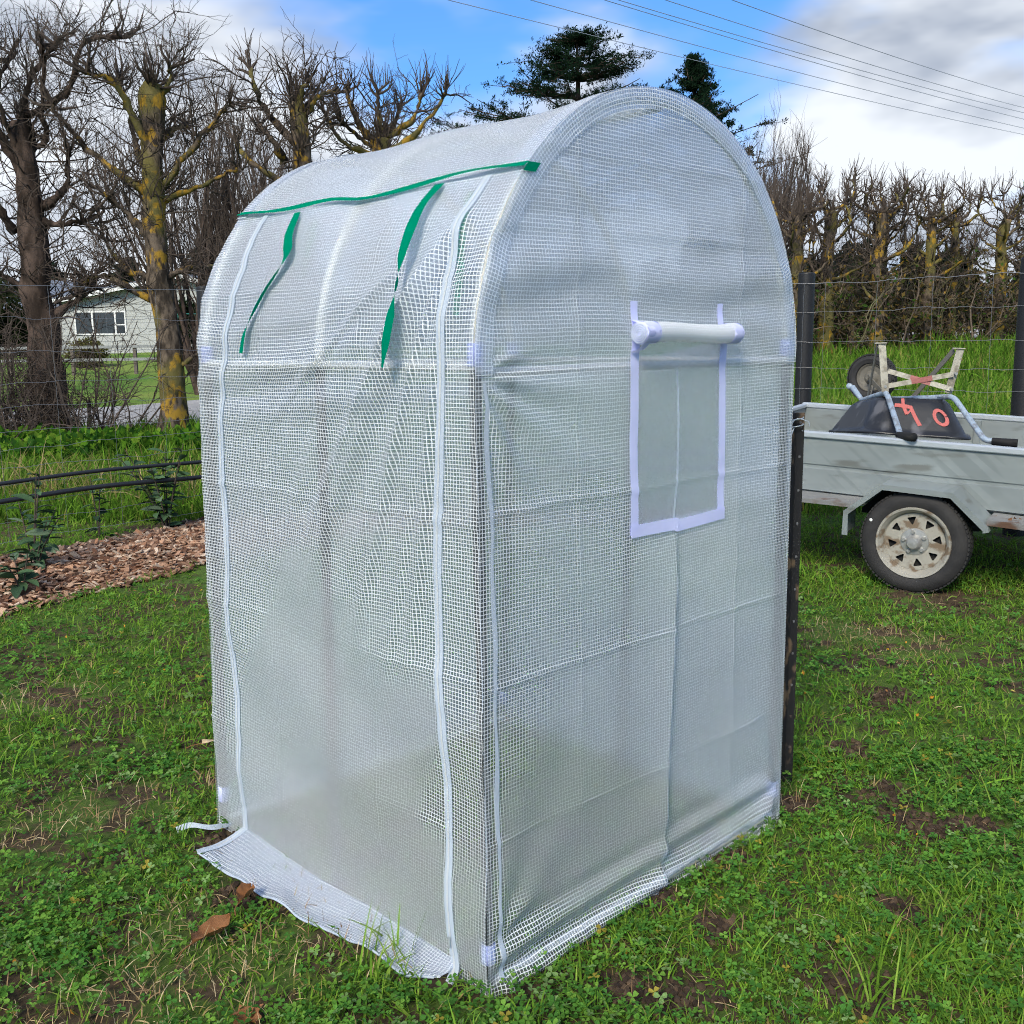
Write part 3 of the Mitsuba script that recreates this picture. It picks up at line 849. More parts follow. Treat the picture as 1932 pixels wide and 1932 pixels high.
# ---------------------------------------------------------------- wood-chip bed with young shrubs
bed_front = spline([(-4.2, 3.4), (-3.3, 4.6), (-2.79, 5.37), (-2.35, 6.05), (-1.99, 6.62), (-1.5, 7.25), (-.6, 7.75), (1.6, 7.9)], 40)
bed_back = spline([(-6.0, 4.2), (-4.4, 5.75), (-3.55, 6.75), (-3.05, 7.35), (-2.62, 8.0), (-2.3, 8.35), (-.9, 8.45), (1.6, 8.5)], 40)
s = np.linspace(0, 1, 10)[:, None, None]
bed = bed_front[None] * (1 - s) + bed_back[None] * s
bz = zg(bed[..., 0], bed[..., 1]) + .006 + .05 * np.sin(s[..., 0] * np.pi)
put('mulch_bed', gridmesh(np.concatenate([bed, bz[..., None]], -1)), 'm_mulch', True)
tag('mulch_bed', kind='structure')
r = np.random.default_rng(21)
n = 11500
u, w = r.random(n) * 39 * .92, np.clip(r.random(n) * 1.06 - .03 + .02 * r.normal(size=n), -.06, 1.04)
i = u.astype(int); fu = (u - i)[:, None]
c2 = (bed_front[i] * (1 - fu) + bed_front[i + 1] * fu) * (1 - w[:, None]) + (bed_back[i] * (1 - fu) + bed_back[i + 1] * fu) * w[:, None]
cz = zg(c2[:, 0], c2[:, 1]) + .010 + .05 * np.sin(np.clip(w, 0, 1) * np.pi) + .010 * r.random(n)
az, ti, ro = r.random(n) * 6.28, r.normal(size=n) * .28, r.normal(size=n) * .3
L, Wd, H = .008 + .055 * r.random(n) ** 2.2, .008 + .014 * r.random(n), .0015 + .003 * r.random(n)
ex = np.stack([np.cos(az) * np.cos(ti), np.sin(az) * np.cos(ti), np.sin(ti)], 1)
ey = unit(np.cross(np.stack([-np.sin(ro) * np.sin(az), np.sin(ro) * np.cos(az), np.cos(ro)], 1), ex)); ez = np.cross(ex, ey)
bv, bf = box(-1, 1, -1, 1, -1, 1)
bv = bv * np.where(bv[:, :1] > 0, [1, .75, 1], [1, 1, 1])
v = np.stack([c2[:, 0], c2[:, 1], cz], 1)[:, None] + bv[None, :, :1] * (ex * L[:, None])[:, None] + bv[None, :, 1:2] * (ey * Wd[:, None])[:, None] + bv[None, :, 2:] * (ez * H[:, None])[:, None]
f4 = np.vstack([bf[:, [0, 1, 2]], bf[:, [0, 2, 3]]])
f = f4[None] + (np.arange(n) * 8)[:, None, None]
grey = (w > .72)[:, None]
cc = np.array([(.38, .22, .14), (.28, .145, .085), (.17, .08, .045), (.46, .30, .20), (.10, .05, .03), (.31, .18, .115), (.52, .40, .30)])[r.integers(0, 7, n)]
cc = np.where(grey & (r.random((n, 1)) < .7), cc * .45 + .03, cc) * (.45 + .65 * r.random((n, 1)))
put('wood_chips', (v.reshape(-1, 3), f.reshape(-1, 3)), 'm_dry', False, color=np.repeat(cc, 8, 0))
tag('wood_chips', 'tan and brown wood chips covering the bed along the fence', 'wood chips', kind='stuff')


def long_leaf(r, C, D, U, L, W, cols, curl=.25):
    """Leathery leaves folded along the midrib, 4 stations long: points C, direction D, up U."""
    n = len(C)
    S = unit(np.cross(D, U)); Nn = np.cross(S, D)
    V = []
    for t, w in ((0, .08), (.28, .9), (.6, 1.0), (.85, .55), (1.0, .04)):
        mid = C + D * (L * t)[:, None] - Nn * (L * curl * t * t)[:, None]
        e = Nn * (W * w * .22)[:, None]
        V += [mid - S * (W * w * .5)[:, None] + e, mid, mid + S * (W * w * .5)[:, None] + e]
    v = np.stack(V, 1)
    q = []
    for a in range(4):
        for b in range(2):
            o = a * 3 + b
            q += [[o, o + 1, o + 4], [o, o + 4, o + 3]]
    f = np.array(q)[None] + (np.arange(n) * 15)[:, None, None]
    return v.reshape(-1, 3), f.reshape(-1, 3), np.repeat(cols, 15, 0)


def young_shrub(x, y, stems, seed, label, leafL=.135, n_per=13, tall=.5, lean=.2):
    r = np.random.default_rng(seed)
    key = numbered('young_shrub')
    z0 = float(zg(x, y)) + .03
    mb = MB(); Cs, Ds, cols = [], [], []
    for s in range(stems):
        a = r.random() * 6.28; h = tall * (.55 + .5 * r.random()); ln = lean * (.3 + r.random())
        p = spline([(x, y, z0 - .05), (x + np.cos(a) * ln * .4, y + np.sin(a) * ln * .4, z0 + h * .45), (x + np.cos(a) * ln, y + np.sin(a) * ln, z0 + h)], 12)
        mb.add(*tube(p, (.006, .003), 6))
        for k in range(n_per):
            t = .12 + .88 * (k + .5) / n_per
            q = p[min(int(t * 11), 10)]
            b = k * 2.4 + r.random()
            Cs.append(q); Ds.append(unit(np.array([np.cos(b), np.sin(b), .25 + .5 * t - .5 * r.random()])))
            red = t > .97 and r.random() < .6
            cols.append((.14, .05, .03) if red else np.array([(.050, .095, .050), (.068, .125, .062), (.036, .070, .040), (.11, .16, .10)][r.integers(0, 4)]) * (.8 + .4 * r.random()))
    mb.put(f'{key}__stem', 'm_twig', True)
    C, D = np.array(Cs), np.array(Ds)
    n = len(C)
    L = leafL * (.6 + .6 * r.random(n)); U = np.tile([0, 0, 1.0], (n, 1)) + r.normal(size=(n, 3)) * .25
    v, f, c = long_leaf(r, C, D, U, L, L * .40, np.array(cols))
    put(f'{key}__leaves', (v, f), 'm_leather', True, color=c)
    tag(f'{key}__leaves', kind='stuff')
    tag(key, label, 'shrub', 'young shrubs in the wood-chip bed')


young_shrub(-3.02, 6.28, 6, 31, 'large dark leaved young shrub in the bed at the left edge of the photo', tall=.62, lean=.22)
young_shrub(-3.14, 7.62, 2, 32, 'thin young shrub with few leaves between the two fuller shrubs', tall=.42, n_per=9, lean=.05)
young_shrub(-2.70, 7.86, 9, 33, 'fullest young shrub with red tips, close left of the greenhouse', tall=.72, lean=.30)
young_shrub(-2.84, 5.75, 3, 34, 'lowest small shrub at the front edge of the wood-chip bed', tall=.26, n_per=8, lean=.10)
young_shrub(-2.10, 7.90, 3, 35, 'young shrub half hidden by the left edge of the greenhouse', tall=.7, lean=.12, n_per=11)

# ---------------------------------------------------------------- trailer, in a frame of its own: x along it, y away from the viewer, z up, origin at the near wheel
yaw, pit, rol = -.596, -.043, .04
tex = np.array([math.cos(yaw) * math.cos(pit), math.sin(yaw) * math.cos(pit), math.sin(pit)])
_ey = np.array([-math.sin(yaw), math.cos(yaw), 0]); _ez = np.cross(tex, _ey)
tey = _ey * math.cos(rol) + _ez * math.sin(rol); tez = np.cross(tex, tey)
TM = np.stack([tex, tey, tez], 1)
TO = np.array([2.234, 5.573, .29])


def tr(vf):
    v, f = vf
    return np.asarray(v, float) @ TM.T + TO, f


key = 'box_trailer'
X0, X1, Y0, Y1, ZB, ZT = -1.20, 1.22, .22, 1.685, .192, .512


def panel_profile(s):
    """Pressed side panel: outward offset against height, with a swage line."""
    return [(0, ZB), (0, .325), (-.010, .333), (-.010, .345), (0, .353), (0, ZT)]


def side_panel(y, s):
    pr = panel_profile(s)
    out = [(y - s * o, z) for o, z in pr]
    inn = [(y + s * .012 - s * o, z) for o, z in pr][::-1]
    ring = np.array(out + inn)
    v = np.array([[x, a, b] for x in (X0, X1) for a, b in ring]); m = len(ring)
    f = [[i, (i + 1) % m, m + (i + 1) % m, m + i] for i in range(m)]
    k = len(pr)
    caps = [[i, i + 1, m - 2 - i, m - 1 - i] for i in range(k - 1)]
    f += [c[::-1] for c in caps] + [[m + j for j in c] for c in caps]
    return v, np.array(f)


put(f'{key}__side_panel', tr(side_panel(Y0, 1)), 'm_galv')
put(f'{key}__side_panel', tr(side_panel(Y1, -1)), 'm_galv')
for y in (Y0, Y1):
    put(f'{key}__top_rail', tr(bevel_box(X0 - .02, X1 + .02, y - .022, y + .03, ZT + .001, ZT + .036, .006)), 'm_galv_bright')
for x in (X0, X1):
    put(f'{key}__end_panel', tr(box(x - .006, x + .006, Y0 + .014, Y1 - .014, ZB, ZT - .004)), 'm_galv')
    put(f'{key}__end_panel__rim', tr(bevel_box(x - .018, x + .018, Y0 + .032, Y1 - .024, ZT + .002, ZT + .03, .005)), 'm_galv_bright')
for x in (-.62, 0, .62):
    put(f'{key}__side_panel__rib', tr(bevel_box(x - .022, x + .022, Y1 - .035, Y1 - .013, ZB + .02, ZT - .003, .004)), 'm_galv')
put(f'{key}__floor', tr(box(X0, X1, Y0 + .014, Y1 - .014, ZB - .01, ZB + .004)), 'm_galv_rust')
for y in (Y0 + .12, Y1 - .12):
    put(f'{key}__chassis_rail', tr(bevel_box(X0, X1 + .3, y - .025, y + .025, ZB - .075, ZB - .011, .004)), 'm_galv')
put(f'{key}__axle', tr(tube([(0, .05, .0), (0, Y1 - Y0 + .30, 0)], .022, 10)), 'm_galv_rust')
# ledges before and behind the near wheel, with fallen leaves
for a, b in ((X0 + .05, -.345), (.365, X1)):
    put(f'{key}__side_step', tr(prism([(a, ZB - .040), (b, ZB - .052 if b > 0 else ZB - .030), (b, ZB - .022 if b > 0 else ZB - .008), (a, ZB - .010)], -.005, Y0 - .003)), 'm_galv_rust')
# folded mudguard
arch = [(-.387, .002), (-.387, .143), (-.190, .318), (.186, .312), (.378, .145), (.385, .120)]


def arch_strip(y0, y1, t, pts):
    p = np.array(pts); d = np.gradient(p, axis=0); d /= np.linalg.norm(d, axis=1, keepdims=True)
    nn = np.stack([-d[:, 1], d[:, 0]], 1)
    return prism(np.vstack([p + nn * 0, (p - nn * t)[::-1]]), y0, y1)


put(f'{key}__mudguard', tr(arch_strip(-.02, Y0 - .004, .006, arch)), 'm_galv')
put(f'{key}__mudguard__lip', tr(arch_strip(-.027, -.021, .032, arch)), 'm_galv')
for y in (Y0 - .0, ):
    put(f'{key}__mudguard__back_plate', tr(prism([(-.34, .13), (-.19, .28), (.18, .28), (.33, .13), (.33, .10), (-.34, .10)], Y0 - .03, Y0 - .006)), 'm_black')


def tyre_profile(R, w, rr):
    h = w / 2
    return [(rr, -h * .78), (rr + .012, -h * .92), (rr + (R - rr) * .45, -h), (R - .030, -h * .93), (R - .010, -h * .80), (R, -h * .62), (R, h * .62), (R - .010, h * .8), (R - .03, h * .93), (rr + (R - rr) * .45, h), (rr + .012, h * .92), (rr, h * .78)]


def wheel(y, s, holder):
    """s = 1: outer face towards the viewer."""
    w = numbered(f'{holder}__wheel')
    place = lambda vf: tr((np.asarray(vf[0], float) * [1, s, 1] + [0, y, 0], np.asarray(vf[1])[:, ::-1] if s < 0 else vf[1]))
    tag(w, 'road wheel with cream eight-slot rim' if s > 0 else None)
    scene[f'{w}__tyre'] = mikit.ply(place((lathe(tyre_profile(.288, .16, .196), 72)[0], lathe(tyre_profile(.288, .16, .196), 72)[1][:, ::-1])), 'm_tyre', 35)
    mb = MB()
    for q in range(72):                                             # tread blocks
        a = q * 2 * np.pi / 72
        for yy in (-.042, -.0, .042):
            v, f = box(-.0085, .0085, yy - .017, yy + .017, .284, .2925)
            a2 = a + (.04 if yy == 0 else 0)
            mb.add(np.stack([v[:, 0] * np.cos(a2) - v[:, 2] * np.sin(a2), v[:, 1], v[:, 0] * np.sin(a2) + v[:, 2] * np.cos(a2)], 1), f)
    scene[f'{w}__tread'] = mikit.ply(place(mb.mesh()), 'm_tyre')
    tag(f'{w}__tread', kind='stuff')
    # rim barrel and stepped lip
    prf = [(.196, -.062), (.203, -.070), (.200, -.078), (.190, -.076), (.180, -.060), (.172, -.050), (.168, -.030), (.160, -.022), (.160, .06)]
    scene[f'{w}__rim'] = mikit.ply(place((lathe(prf, 72)[0], lathe(prf, 72)[1][:, ::-1])), 'm_rim', 30)
    # disc with eight triangular slots
    from shapely.geometry import Polygon, Point
    disc = Point(0, 0).buffer(.163, 64).difference(Point(0, 0).buffer(.038, 32))
    for q in range(8):
        a = q * np.pi / 4 + .20
        tri = Polygon([(.102 * np.cos(a), .102 * np.sin(a)), (.136 * np.cos(a + .13), .136 * np.sin(a + .13)), (.138 * np.cos(a - .13), .138 * np.sin(a - .13))]).buffer(.005)
        disc = disc.difference(tri)
    d = prism(disc, -.030, -.024)
    dv = np.array(trimesh.Trimesh(*d, process=True).vertices)
    scene[f'{w}__disc'] = mikit.ply(place(d), 'm_rim', 30)
    scene[f'{w}__backing'] = mikit.ply(place((lathe([(.159, .0), (.02, .0)], 40)[0], lathe([(.159, .0), (.02, .0)], 40)[1])), 'm_black')
    scene[f'{w}__hub'] = mikit.ply(place((lathe([(.078, -.031), (.074, -.037), (.046, -.040), (.040, -.052), (.036, -.074), (.028, -.084), (.001, -.086)], 40)[0], lathe([(.078, -.031), (.074, -.037), (.046, -.040), (.040, -.052), (.036, -.074), (.028, -.084), (.001, -.086)], 40)[1][:, ::-1])), 'm_hub', 30)
    for q in range(5):
        a = q * 2 * np.pi / 5 + .5
        nut = lathe([(.012, -.036), (.012, -.050), (.009, -.054), (.001, -.054)], 6)
        put(f'{w}__wheel_nut', place((nut[0] + [.059 * np.cos(a), 0, .059 * np.sin(a)], nut[1][:, ::-1])), 'm_hub')
    if s > 0:
        v, f = lathe([(.009, -.083), (.001, -.085)], 12)
        scene[f'{w}__white_spot'] = mikit.ply(place((v + [-.235, .002, .105], f[:, ::-1])), 'm_white_paint')


wheel(.075, 1, key)
wheel(Y1 + .15, -1, key)
put(f'{key}__drawbar', tr(bar((X1 + .25, Y0 + .12, ZB - .045), (X1 + 1.2, (Y0 + Y1) / 2, ZB - .06), .05, .05, b=.004)), 'm_galv')
put(f'{key}__drawbar', tr(bar((X1 + .25, Y1 - .12, ZB - .045), (X1 + 1.2, (Y0 + Y1) / 2 + .03, ZB - .06), .05, .05, b=.004)), 'm_galv')
put(f'{key}__coupling', tr(bevel_box(X1 + 1.15, X1 + 1.42, (Y0 + Y1) / 2 - .03, (Y0 + Y1) / 2 + .06, ZB - .10, ZB - .02, .02)), 'm_galv')
tag(key, 'galvanised steel box trailer standing on the grass at right', 'trailer')
# brown leaf litter on the ledge
r = np.random.default_rng(55)
C = np.stack([.40 + .30 * r.random(120), .02 + .17 * r.random(120), .150 + .028 * r.random(120) ** 2 + .0 * r.random(120)], 1)
v, f = leaves(r, C, .030, .6)
put('leaf_litter', tr((v, f)), 'm_dry', False, color=var_color(r, 120, 4, [(.10, .05, .03), (.15, .075, .04), (.06, .035, .022)]))
tag('leaf_litter', 'brown leaf litter lying on the trailer ledge right of the wheel', 'leaf litter', kind='stuff')

# ---------------------------------------------------------------- upturned wheelbarrow in the trailer
key = 'wheelbarrow'
# tub: from the rim (below) to its bottom (above): stations of rounded quadrilaterals, in world metres
def quad_ring(corners, rad, n=16):
    c = np.array(corners, float); out = []
    for i in range(4):
        a, b, d = c[i - 1], c[i], c[(i + 1) % 4]
        s, e = b + (a - b) / np.linalg.norm(a - b) * rad, b + (d - b) / np.linalg.norm(d - b) * rad
        for t in np.linspace(0, 1, n):
            out.append((1 - t) ** 2 * s + 2 * t * (1 - t) * b + t * t * e)
    return np.array(out)


rimc = [(2.155, 6.16, .872), (2.675, 5.95, .838), (2.86, 6.42, .818), (2.175, 6.98, .80)]
topc = [(2.262, 6.27, 1.070), (2.615, 6.12, 1.050), (2.735, 6.42, 1.040), (2.255, 6.78, 1.005)]
rimc, topc = np.array(rimc), np.array(topc)
out = rimc - rimc.mean(0); out[:, 2] = 0; out = out / np.linalg.norm(out, axis=1, keepdims=True)
rings = [quad_ring(rimc - [0, 0, .014] + out * .028, .13), quad_ring(rimc - [0, 0, .004] + out * .034, .13), quad_ring(rimc + [0, 0, .004] + out * .022, .13), quad_ring(rimc + [0, 0, .006], .12)]
for t in (.12, .35, .6, .85):
    rings.append(quad_ring(rimc * (1 - t) + topc * t + [0, 0, .006], .12))
rings += [quad_ring(topc + [0, 0, -.008] + (topc.mean(0) - topc) * .02, .11), quad_ring(topc + (topc.mean(0) - topc) * .06, .10), quad_ring(topc + (topc.mean(0) - topc) * .5 + [0, 0, .004], .05), quad_ring(topc + (topc.mean(0) - topc) * .96 + [0, 0, .004], .005)]
Rg = np.array(rings); Rg = np.concatenate([Rg, Rg[:, :1]], 1)
v, f = gridmesh(Rg)
scene[f'{key}__tub'] = mikit.ply((v, f), 'm_tub', 62)
tag(f'{key}__tub', 'black plastic tub lying rim down')


def on_tub(u, t, off=.004):
    """Point of the tub's front face: u along the front edge (0 left .. 1 right), t from the rim (0) to the bottom (1)."""
    a = rimc[0] * (1 - u) + rimc[1] * u; b = topc[0] * (1 - u) + topc[1] * u
    nn = np.cross(rimc[1] - rimc[0], topc[0] - rimc[0]); nn /= np.linalg.norm(nn)
    if nn[1] > 0:
        nn = -nn
    return a * (1 - t) + b * t + nn * off + [0, 0, .006]


# painted number 04, upside down as the tub lies
def stroke(pts, w, name):
    p = np.array(pts, float); d = np.gradient(p, axis=0); d /= np.linalg.norm(d, axis=1, keepdims=True)
    nn = np.stack([-d[:, 1], d[:, 0]], 1)
    # u spans .52 m, t spans .24 m
    sc = np.array([.52, .24])
    dd = d * sc; dd /= np.linalg.norm(dd, axis=1, keepdims=True); n2 = np.stack([-dd[:, 1], dd[:, 0]], 1)
    ww = np.asarray(w) * np.ones(len(p))
    L = p + n2 * (ww[:, None] / 2) / sc; Rr = p - n2 * (ww[:, None] / 2) / sc
    g = np.array([[on_tub(*q) for q in L], [on_tub(*q) for q in Rr]])
    return gridmesh(g)


ang = np.linspace(.2, 2 * np.pi + .1, 26)
zero = np.stack([.80 + .068 * np.cos(ang), .47 + .195 * np.sin(ang)], 1)
put(f'{key}__tub__number', stroke(zero, .021, 'zero'), 'm_orange_mark')
four = [([(.245, .74), (.36, .73), (.475, .69)], .025), ([(.345, .94), (.365, .72), (.405, .50)], .023), ([(.455, .72), (.50, .45), (.545, .20)], .024), ([(.405, .50), (.44, .58), (.475, .69)], .012)]
for q, (p, w) in enumerate(four):
    put(f'{key}__tub__number', stroke(spline(p, 8), w, 'four') if q != 1 else (lambda m_: (m_[0] + [0, -.001, 0], m_[1]))(stroke(spline(p, 8), w, 'four')), 'm_orange_mark')
ht = .0165
h1 = bent([(2.312, 6.72, 1.02), (2.300, 6.26, 1.095), (2.245, 5.86, .872)], .06)
h2 = bent([(2.600, 6.20, 1.063), (2.640, 6.10, 1.075), (2.706, 5.80, .838), (2.76, 5.76, .834)], .06)
put(f'{key}__handle', tube(h1, ht, 12), 'm_handle', True)
put(f'{key}__handle', tube(h2, ht, 12), 'm_handle', True)
put(f'{key}__handle', tube(bent([(2.600, 6.20, 1.063), (2.50, 6.5, 1.04), (2.45, 6.75, 1.02)], .05), ht, 10), 'm_handle', True)
put(f'{key}__wheel_bracket', tube([(2.312, 6.72, 1.02), (2.285, 6.84, 1.10)], (.016, .019), 10), 'm_handle', True)
put(f'{key}__wheel_bracket', tube([(2.275, 6.86, 1.105), (2.262, 6.85, 1.11)], (.022, .020), 10), 'm_handle', True)
put(f'{key}__grip', tube([(2.238, 5.87, .868), (2.255, 5.77, .868), (2.268, 5.72, .868)], (.021, .025, .025), 14), 'm_black', True)
put(f'{key}__grip', tube([(2.735, 5.77, .835), (2.80, 5.72, .832), (2.845, 5.70, .830)], (.021, .023, .023), 14), 'm_black', True)
# legs: two folded flat-iron hoops, braced with a crossed pair
def flat(a, b, m, w=.045, t=.007, up=(0, -1, .1), name='leg'):
    return put(f'{key}__{name}', bar(a, b, w, t, up, .002), m)


flat((2.292, 6.35, 1.387), (2.300, 6.28, 1.095), 'm_leg_paint')
flat((2.272, 6.37, 1.385), (2.340, 6.70, 1.035), 'm_leg_dark', up=(-1, .2, 0))
flat((2.250, 6.36, 1.390), (2.318, 6.345, 1.392), 'm_leg_paint', up=(0, 0, 1), w=.04)
flat((2.712, 6.20, 1.350), (2.652, 6.20, 1.087), 'm_leg_paint')
flat((2.690, 6.24, 1.345), (2.600, 6.62, 1.035), 'm_leg_dark', up=(-1, .2, 0))
flat((2.672, 6.215, 1.355), (2.738, 6.20, 1.353), 'm_leg_paint', up=(0, 0, 1), w=.04)
for a, b, dy in (((2.323, 6.315, 1.222), (2.660, 6.185, 1.113), 0), ((2.325, 6.315, 1.131), (2.668, 6.185, 1.202), -.010)):
    a, b = np.array(a) + [0, dy, 0], np.array(b) + [0, dy, 0]
    c0, c1 = a + (b - a) * .36, a + (b - a) * .68
    put(f'{key}__brace', bar(a, c0, .030, .005, (0, -1, .1)), 'm_leg_paint')
    put(f'{key}__brace', bar(c0, c1, .031, .006, (0, -1, .1)), 'm_red_paint')
    put(f'{key}__brace', bar(c1, b, .030, .005, (0, -1, .1)), 'm_leg_paint')
for q in ((2.296, 6.338, 1.225), (2.299, 6.305, 1.128), (2.680, 6.19, 1.205), (2.660, 6.19, 1.112)):
    put(f'{key}__bolt', tube([q, (q[0], q[1] - .028, q[2])], .009, 8), 'm_hub')
# pneumatic wheel
wd = unit(np.array([-.62, -.78, .04])); wu = np.array([0, 0, 1.0]); wx = unit(np.cross(wu, wd)); wu = np.cross(wd, wx)
WM = np.stack([wx, wd, wu], 1); WC = np.array([2.475, 7.02, 1.155])
wp = lambda vf: (np.asarray(vf[0], float) @ WM.T + WC, vf[1])
pf = [(.095, -.022), (.100, -.040), (.125, -.050), (.146, -.043), (.157, -.022), (.160, 0), (.157, .022), (.146, .043), (.125, .050), (.10, .04), (.095, .022)]
lv, lf = lathe(pf, 48)
scene[f'{key}__wheel__tyre'] = mikit.ply(wp((lv, lf[:, ::-1])), 'm_tyre', 40)
mb = MB()
for q in range(30):
    for j, yy in enumerate((-.034, -.012, .012, .034)):
        a = (q + .5 * (j % 2)) * 2 * np.pi / 30
        rr = .158 - 3.0 * yy * yy
        v, f = box(-.0125, .0125, yy - .009, yy + .009, rr - .004, rr + .005)
        mb.add(np.stack([v[:, 0] * np.cos(a) - v[:, 2] * np.sin(a), v[:, 1], v[:, 0] * np.sin(a) + v[:, 2] * np.cos(a)], 1), f)
scene[f'{key}__wheel__tread'] = mikit.ply(wp(mb.mesh()), 'm_tyre')
tag(f'{key}__wheel__tread', kind='stuff')
rv, rf = lathe([(.098, -.026), (.092, -.032), (.080, -.018), (.050, -.010), (.030, -.03), (.001, -.034)], 36)
scene[f'{key}__wheel__rim'] = mikit.ply(wp((rv, rf[:, ::-1])), 'm_leg_dark', 30)
scene[f'{key}__wheel__rim_001'] = mikit.ply(wp((rv * [1, -1, 1], rf)), 'm_leg_dark', 30)
scene[f'{key}__axle'] = mikit.ply(wp(tube([(0, -.10, 0), (0, .10, 0)], .010, 8)), 'm_leg_dark')
for s in (-.085, .085):
    put(f'{key}__fork', bar(wp((np.array([[0, s, .01]]), 0))[0][0], (2.36 + (s > 0) * .12, 6.72, 1.03), .03, .006, (1, 0, 0)), 'm_leg_dark')
tag(key, 'black wheelbarrow marked 04 lying upside down in the trailer', 'wheelbarrow')

# ---------------------------------------------------------------- the greenhouse: local a along the window end, b along the door side, z up
GA = np.array([-.064, 2.018, 0.0]); gyaw = .775
ge = np.array([math.cos(gyaw), math.sin(gyaw), 0]); gn = np.array([-math.sin(gyaw), math.cos(gyaw), 0])
GW, GL, GZ, GR = 1.189, 1.112, 1.372, .608
INS = .016                                                            # the frame stands this far inside the sheet


def gp(a, b, z):
    a, b, z = np.broadcast_arrays(np.asarray(a, float), np.asarray(b, float), np.asarray(z, float))
    return GA + a[..., None] * ge + b[..., None] * gn + z[..., None] * np.array([0, 0, 1.0])


def ledge(z):
    return GL + .078 * (1 - np.clip(z / GZ, 0, 1))


def hoop(s, off=0.0):
    """(a, z, t): the tunnel's cross-section at the length s from the ground on the door side, moved outward by off."""
    s = np.asarray(s, float); off = np.asarray(off, float)
    t = np.clip((s - GZ) / .60, 0, np.pi)
    down = np.maximum(s - GZ - .60 * np.pi, 0)
    lean = .008 * (1 - t / np.pi) * np.where(s < GZ, np.maximum(s, 0) / GZ, 1)
    a = GW / 2 - (GW / 2 - INS + lean + off) * np.cos(t)
    z = np.where(s < GZ, s, GZ + (GR - INS + off) * np.sin(t)) - down
    return a, z, t


GK = 'greenhouse'
S_RIB = 1.794
# frame
for b in (0, 1, 2):
    s = np.concatenate([np.linspace(-.05, GZ, 8)[:-1], np.linspace(GZ, GZ + .6 * np.pi, 44), GZ + .6 * np.pi + np.linspace(0, 1.42, 8)[1:]])
    a, z, t = hoop(s)
    bb = (np.zeros_like(z) + INS, ledge(z) / 2, ledge(z) - INS)[b]
    up = (s >= GZ - .01) & (s <= GZ + .6 * np.pi + .01)
    p = gp(a, bb, z)
    i0, i1 = np.where(up)[0][[0, -1]]
    put(f'{GK}__hoop', tube(p[i0:i1 + 1], .0125, 12), 'm_pole', True)
    put(f'{GK}__leg', tube(p[:i0 + 1], .0122, 12), 'm_pole_shaded', True)
    put(f'{GK}__leg', tube(p[i1:], .0122, 12), 'm_pole_shaded', True)
    if b != 1:
        for lo in (.085, 1.378):                                    # hook-and-loop bands that hold the cover to the legs
            for side in (0, 1):
                zz = np.array([lo, lo + .045]); a2 = hoop(zz)[0] if side == 0 else np.array([GW, GW]) - INS
                put(f'{GK}__fastening_band', tube(gp(a2, (INS if b == 0 else ledge(zz) - INS), zz), .0160, 14), 'm_trim', True)
for (a0, b0, a1, b1, z) in ((.01, .014, GW - .016, .014, 1.366), (.01, GL - .016, GW - .016, GL - .016, 1.366), (.009, .016, .009, GL - .016, 1.378), (GW - .016, .016, GW - .016, GL - .016, 1.366), (GW / 2, .016, GW / 2, GL - .016, GZ + GR - .03), (.016, 1.16, GW - .016, 1.16, .03), (.016, .016, GW - .016, .016, .03)):
    put(f'{GK}__bar', tube(gp(np.array([a0, a1]), np.array([b0, b1]), np.array([z, z])), .0100, 10), 'm_pole', True)


def fb(x, y, k=0, o=3):
    x, y = np.broadcast_arrays(np.asarray(x, float), np.asarray(y, float))
    return meshkit.fbm(np.stack([x, y, np.zeros_like(x) + k], -1), o, 5) - .5


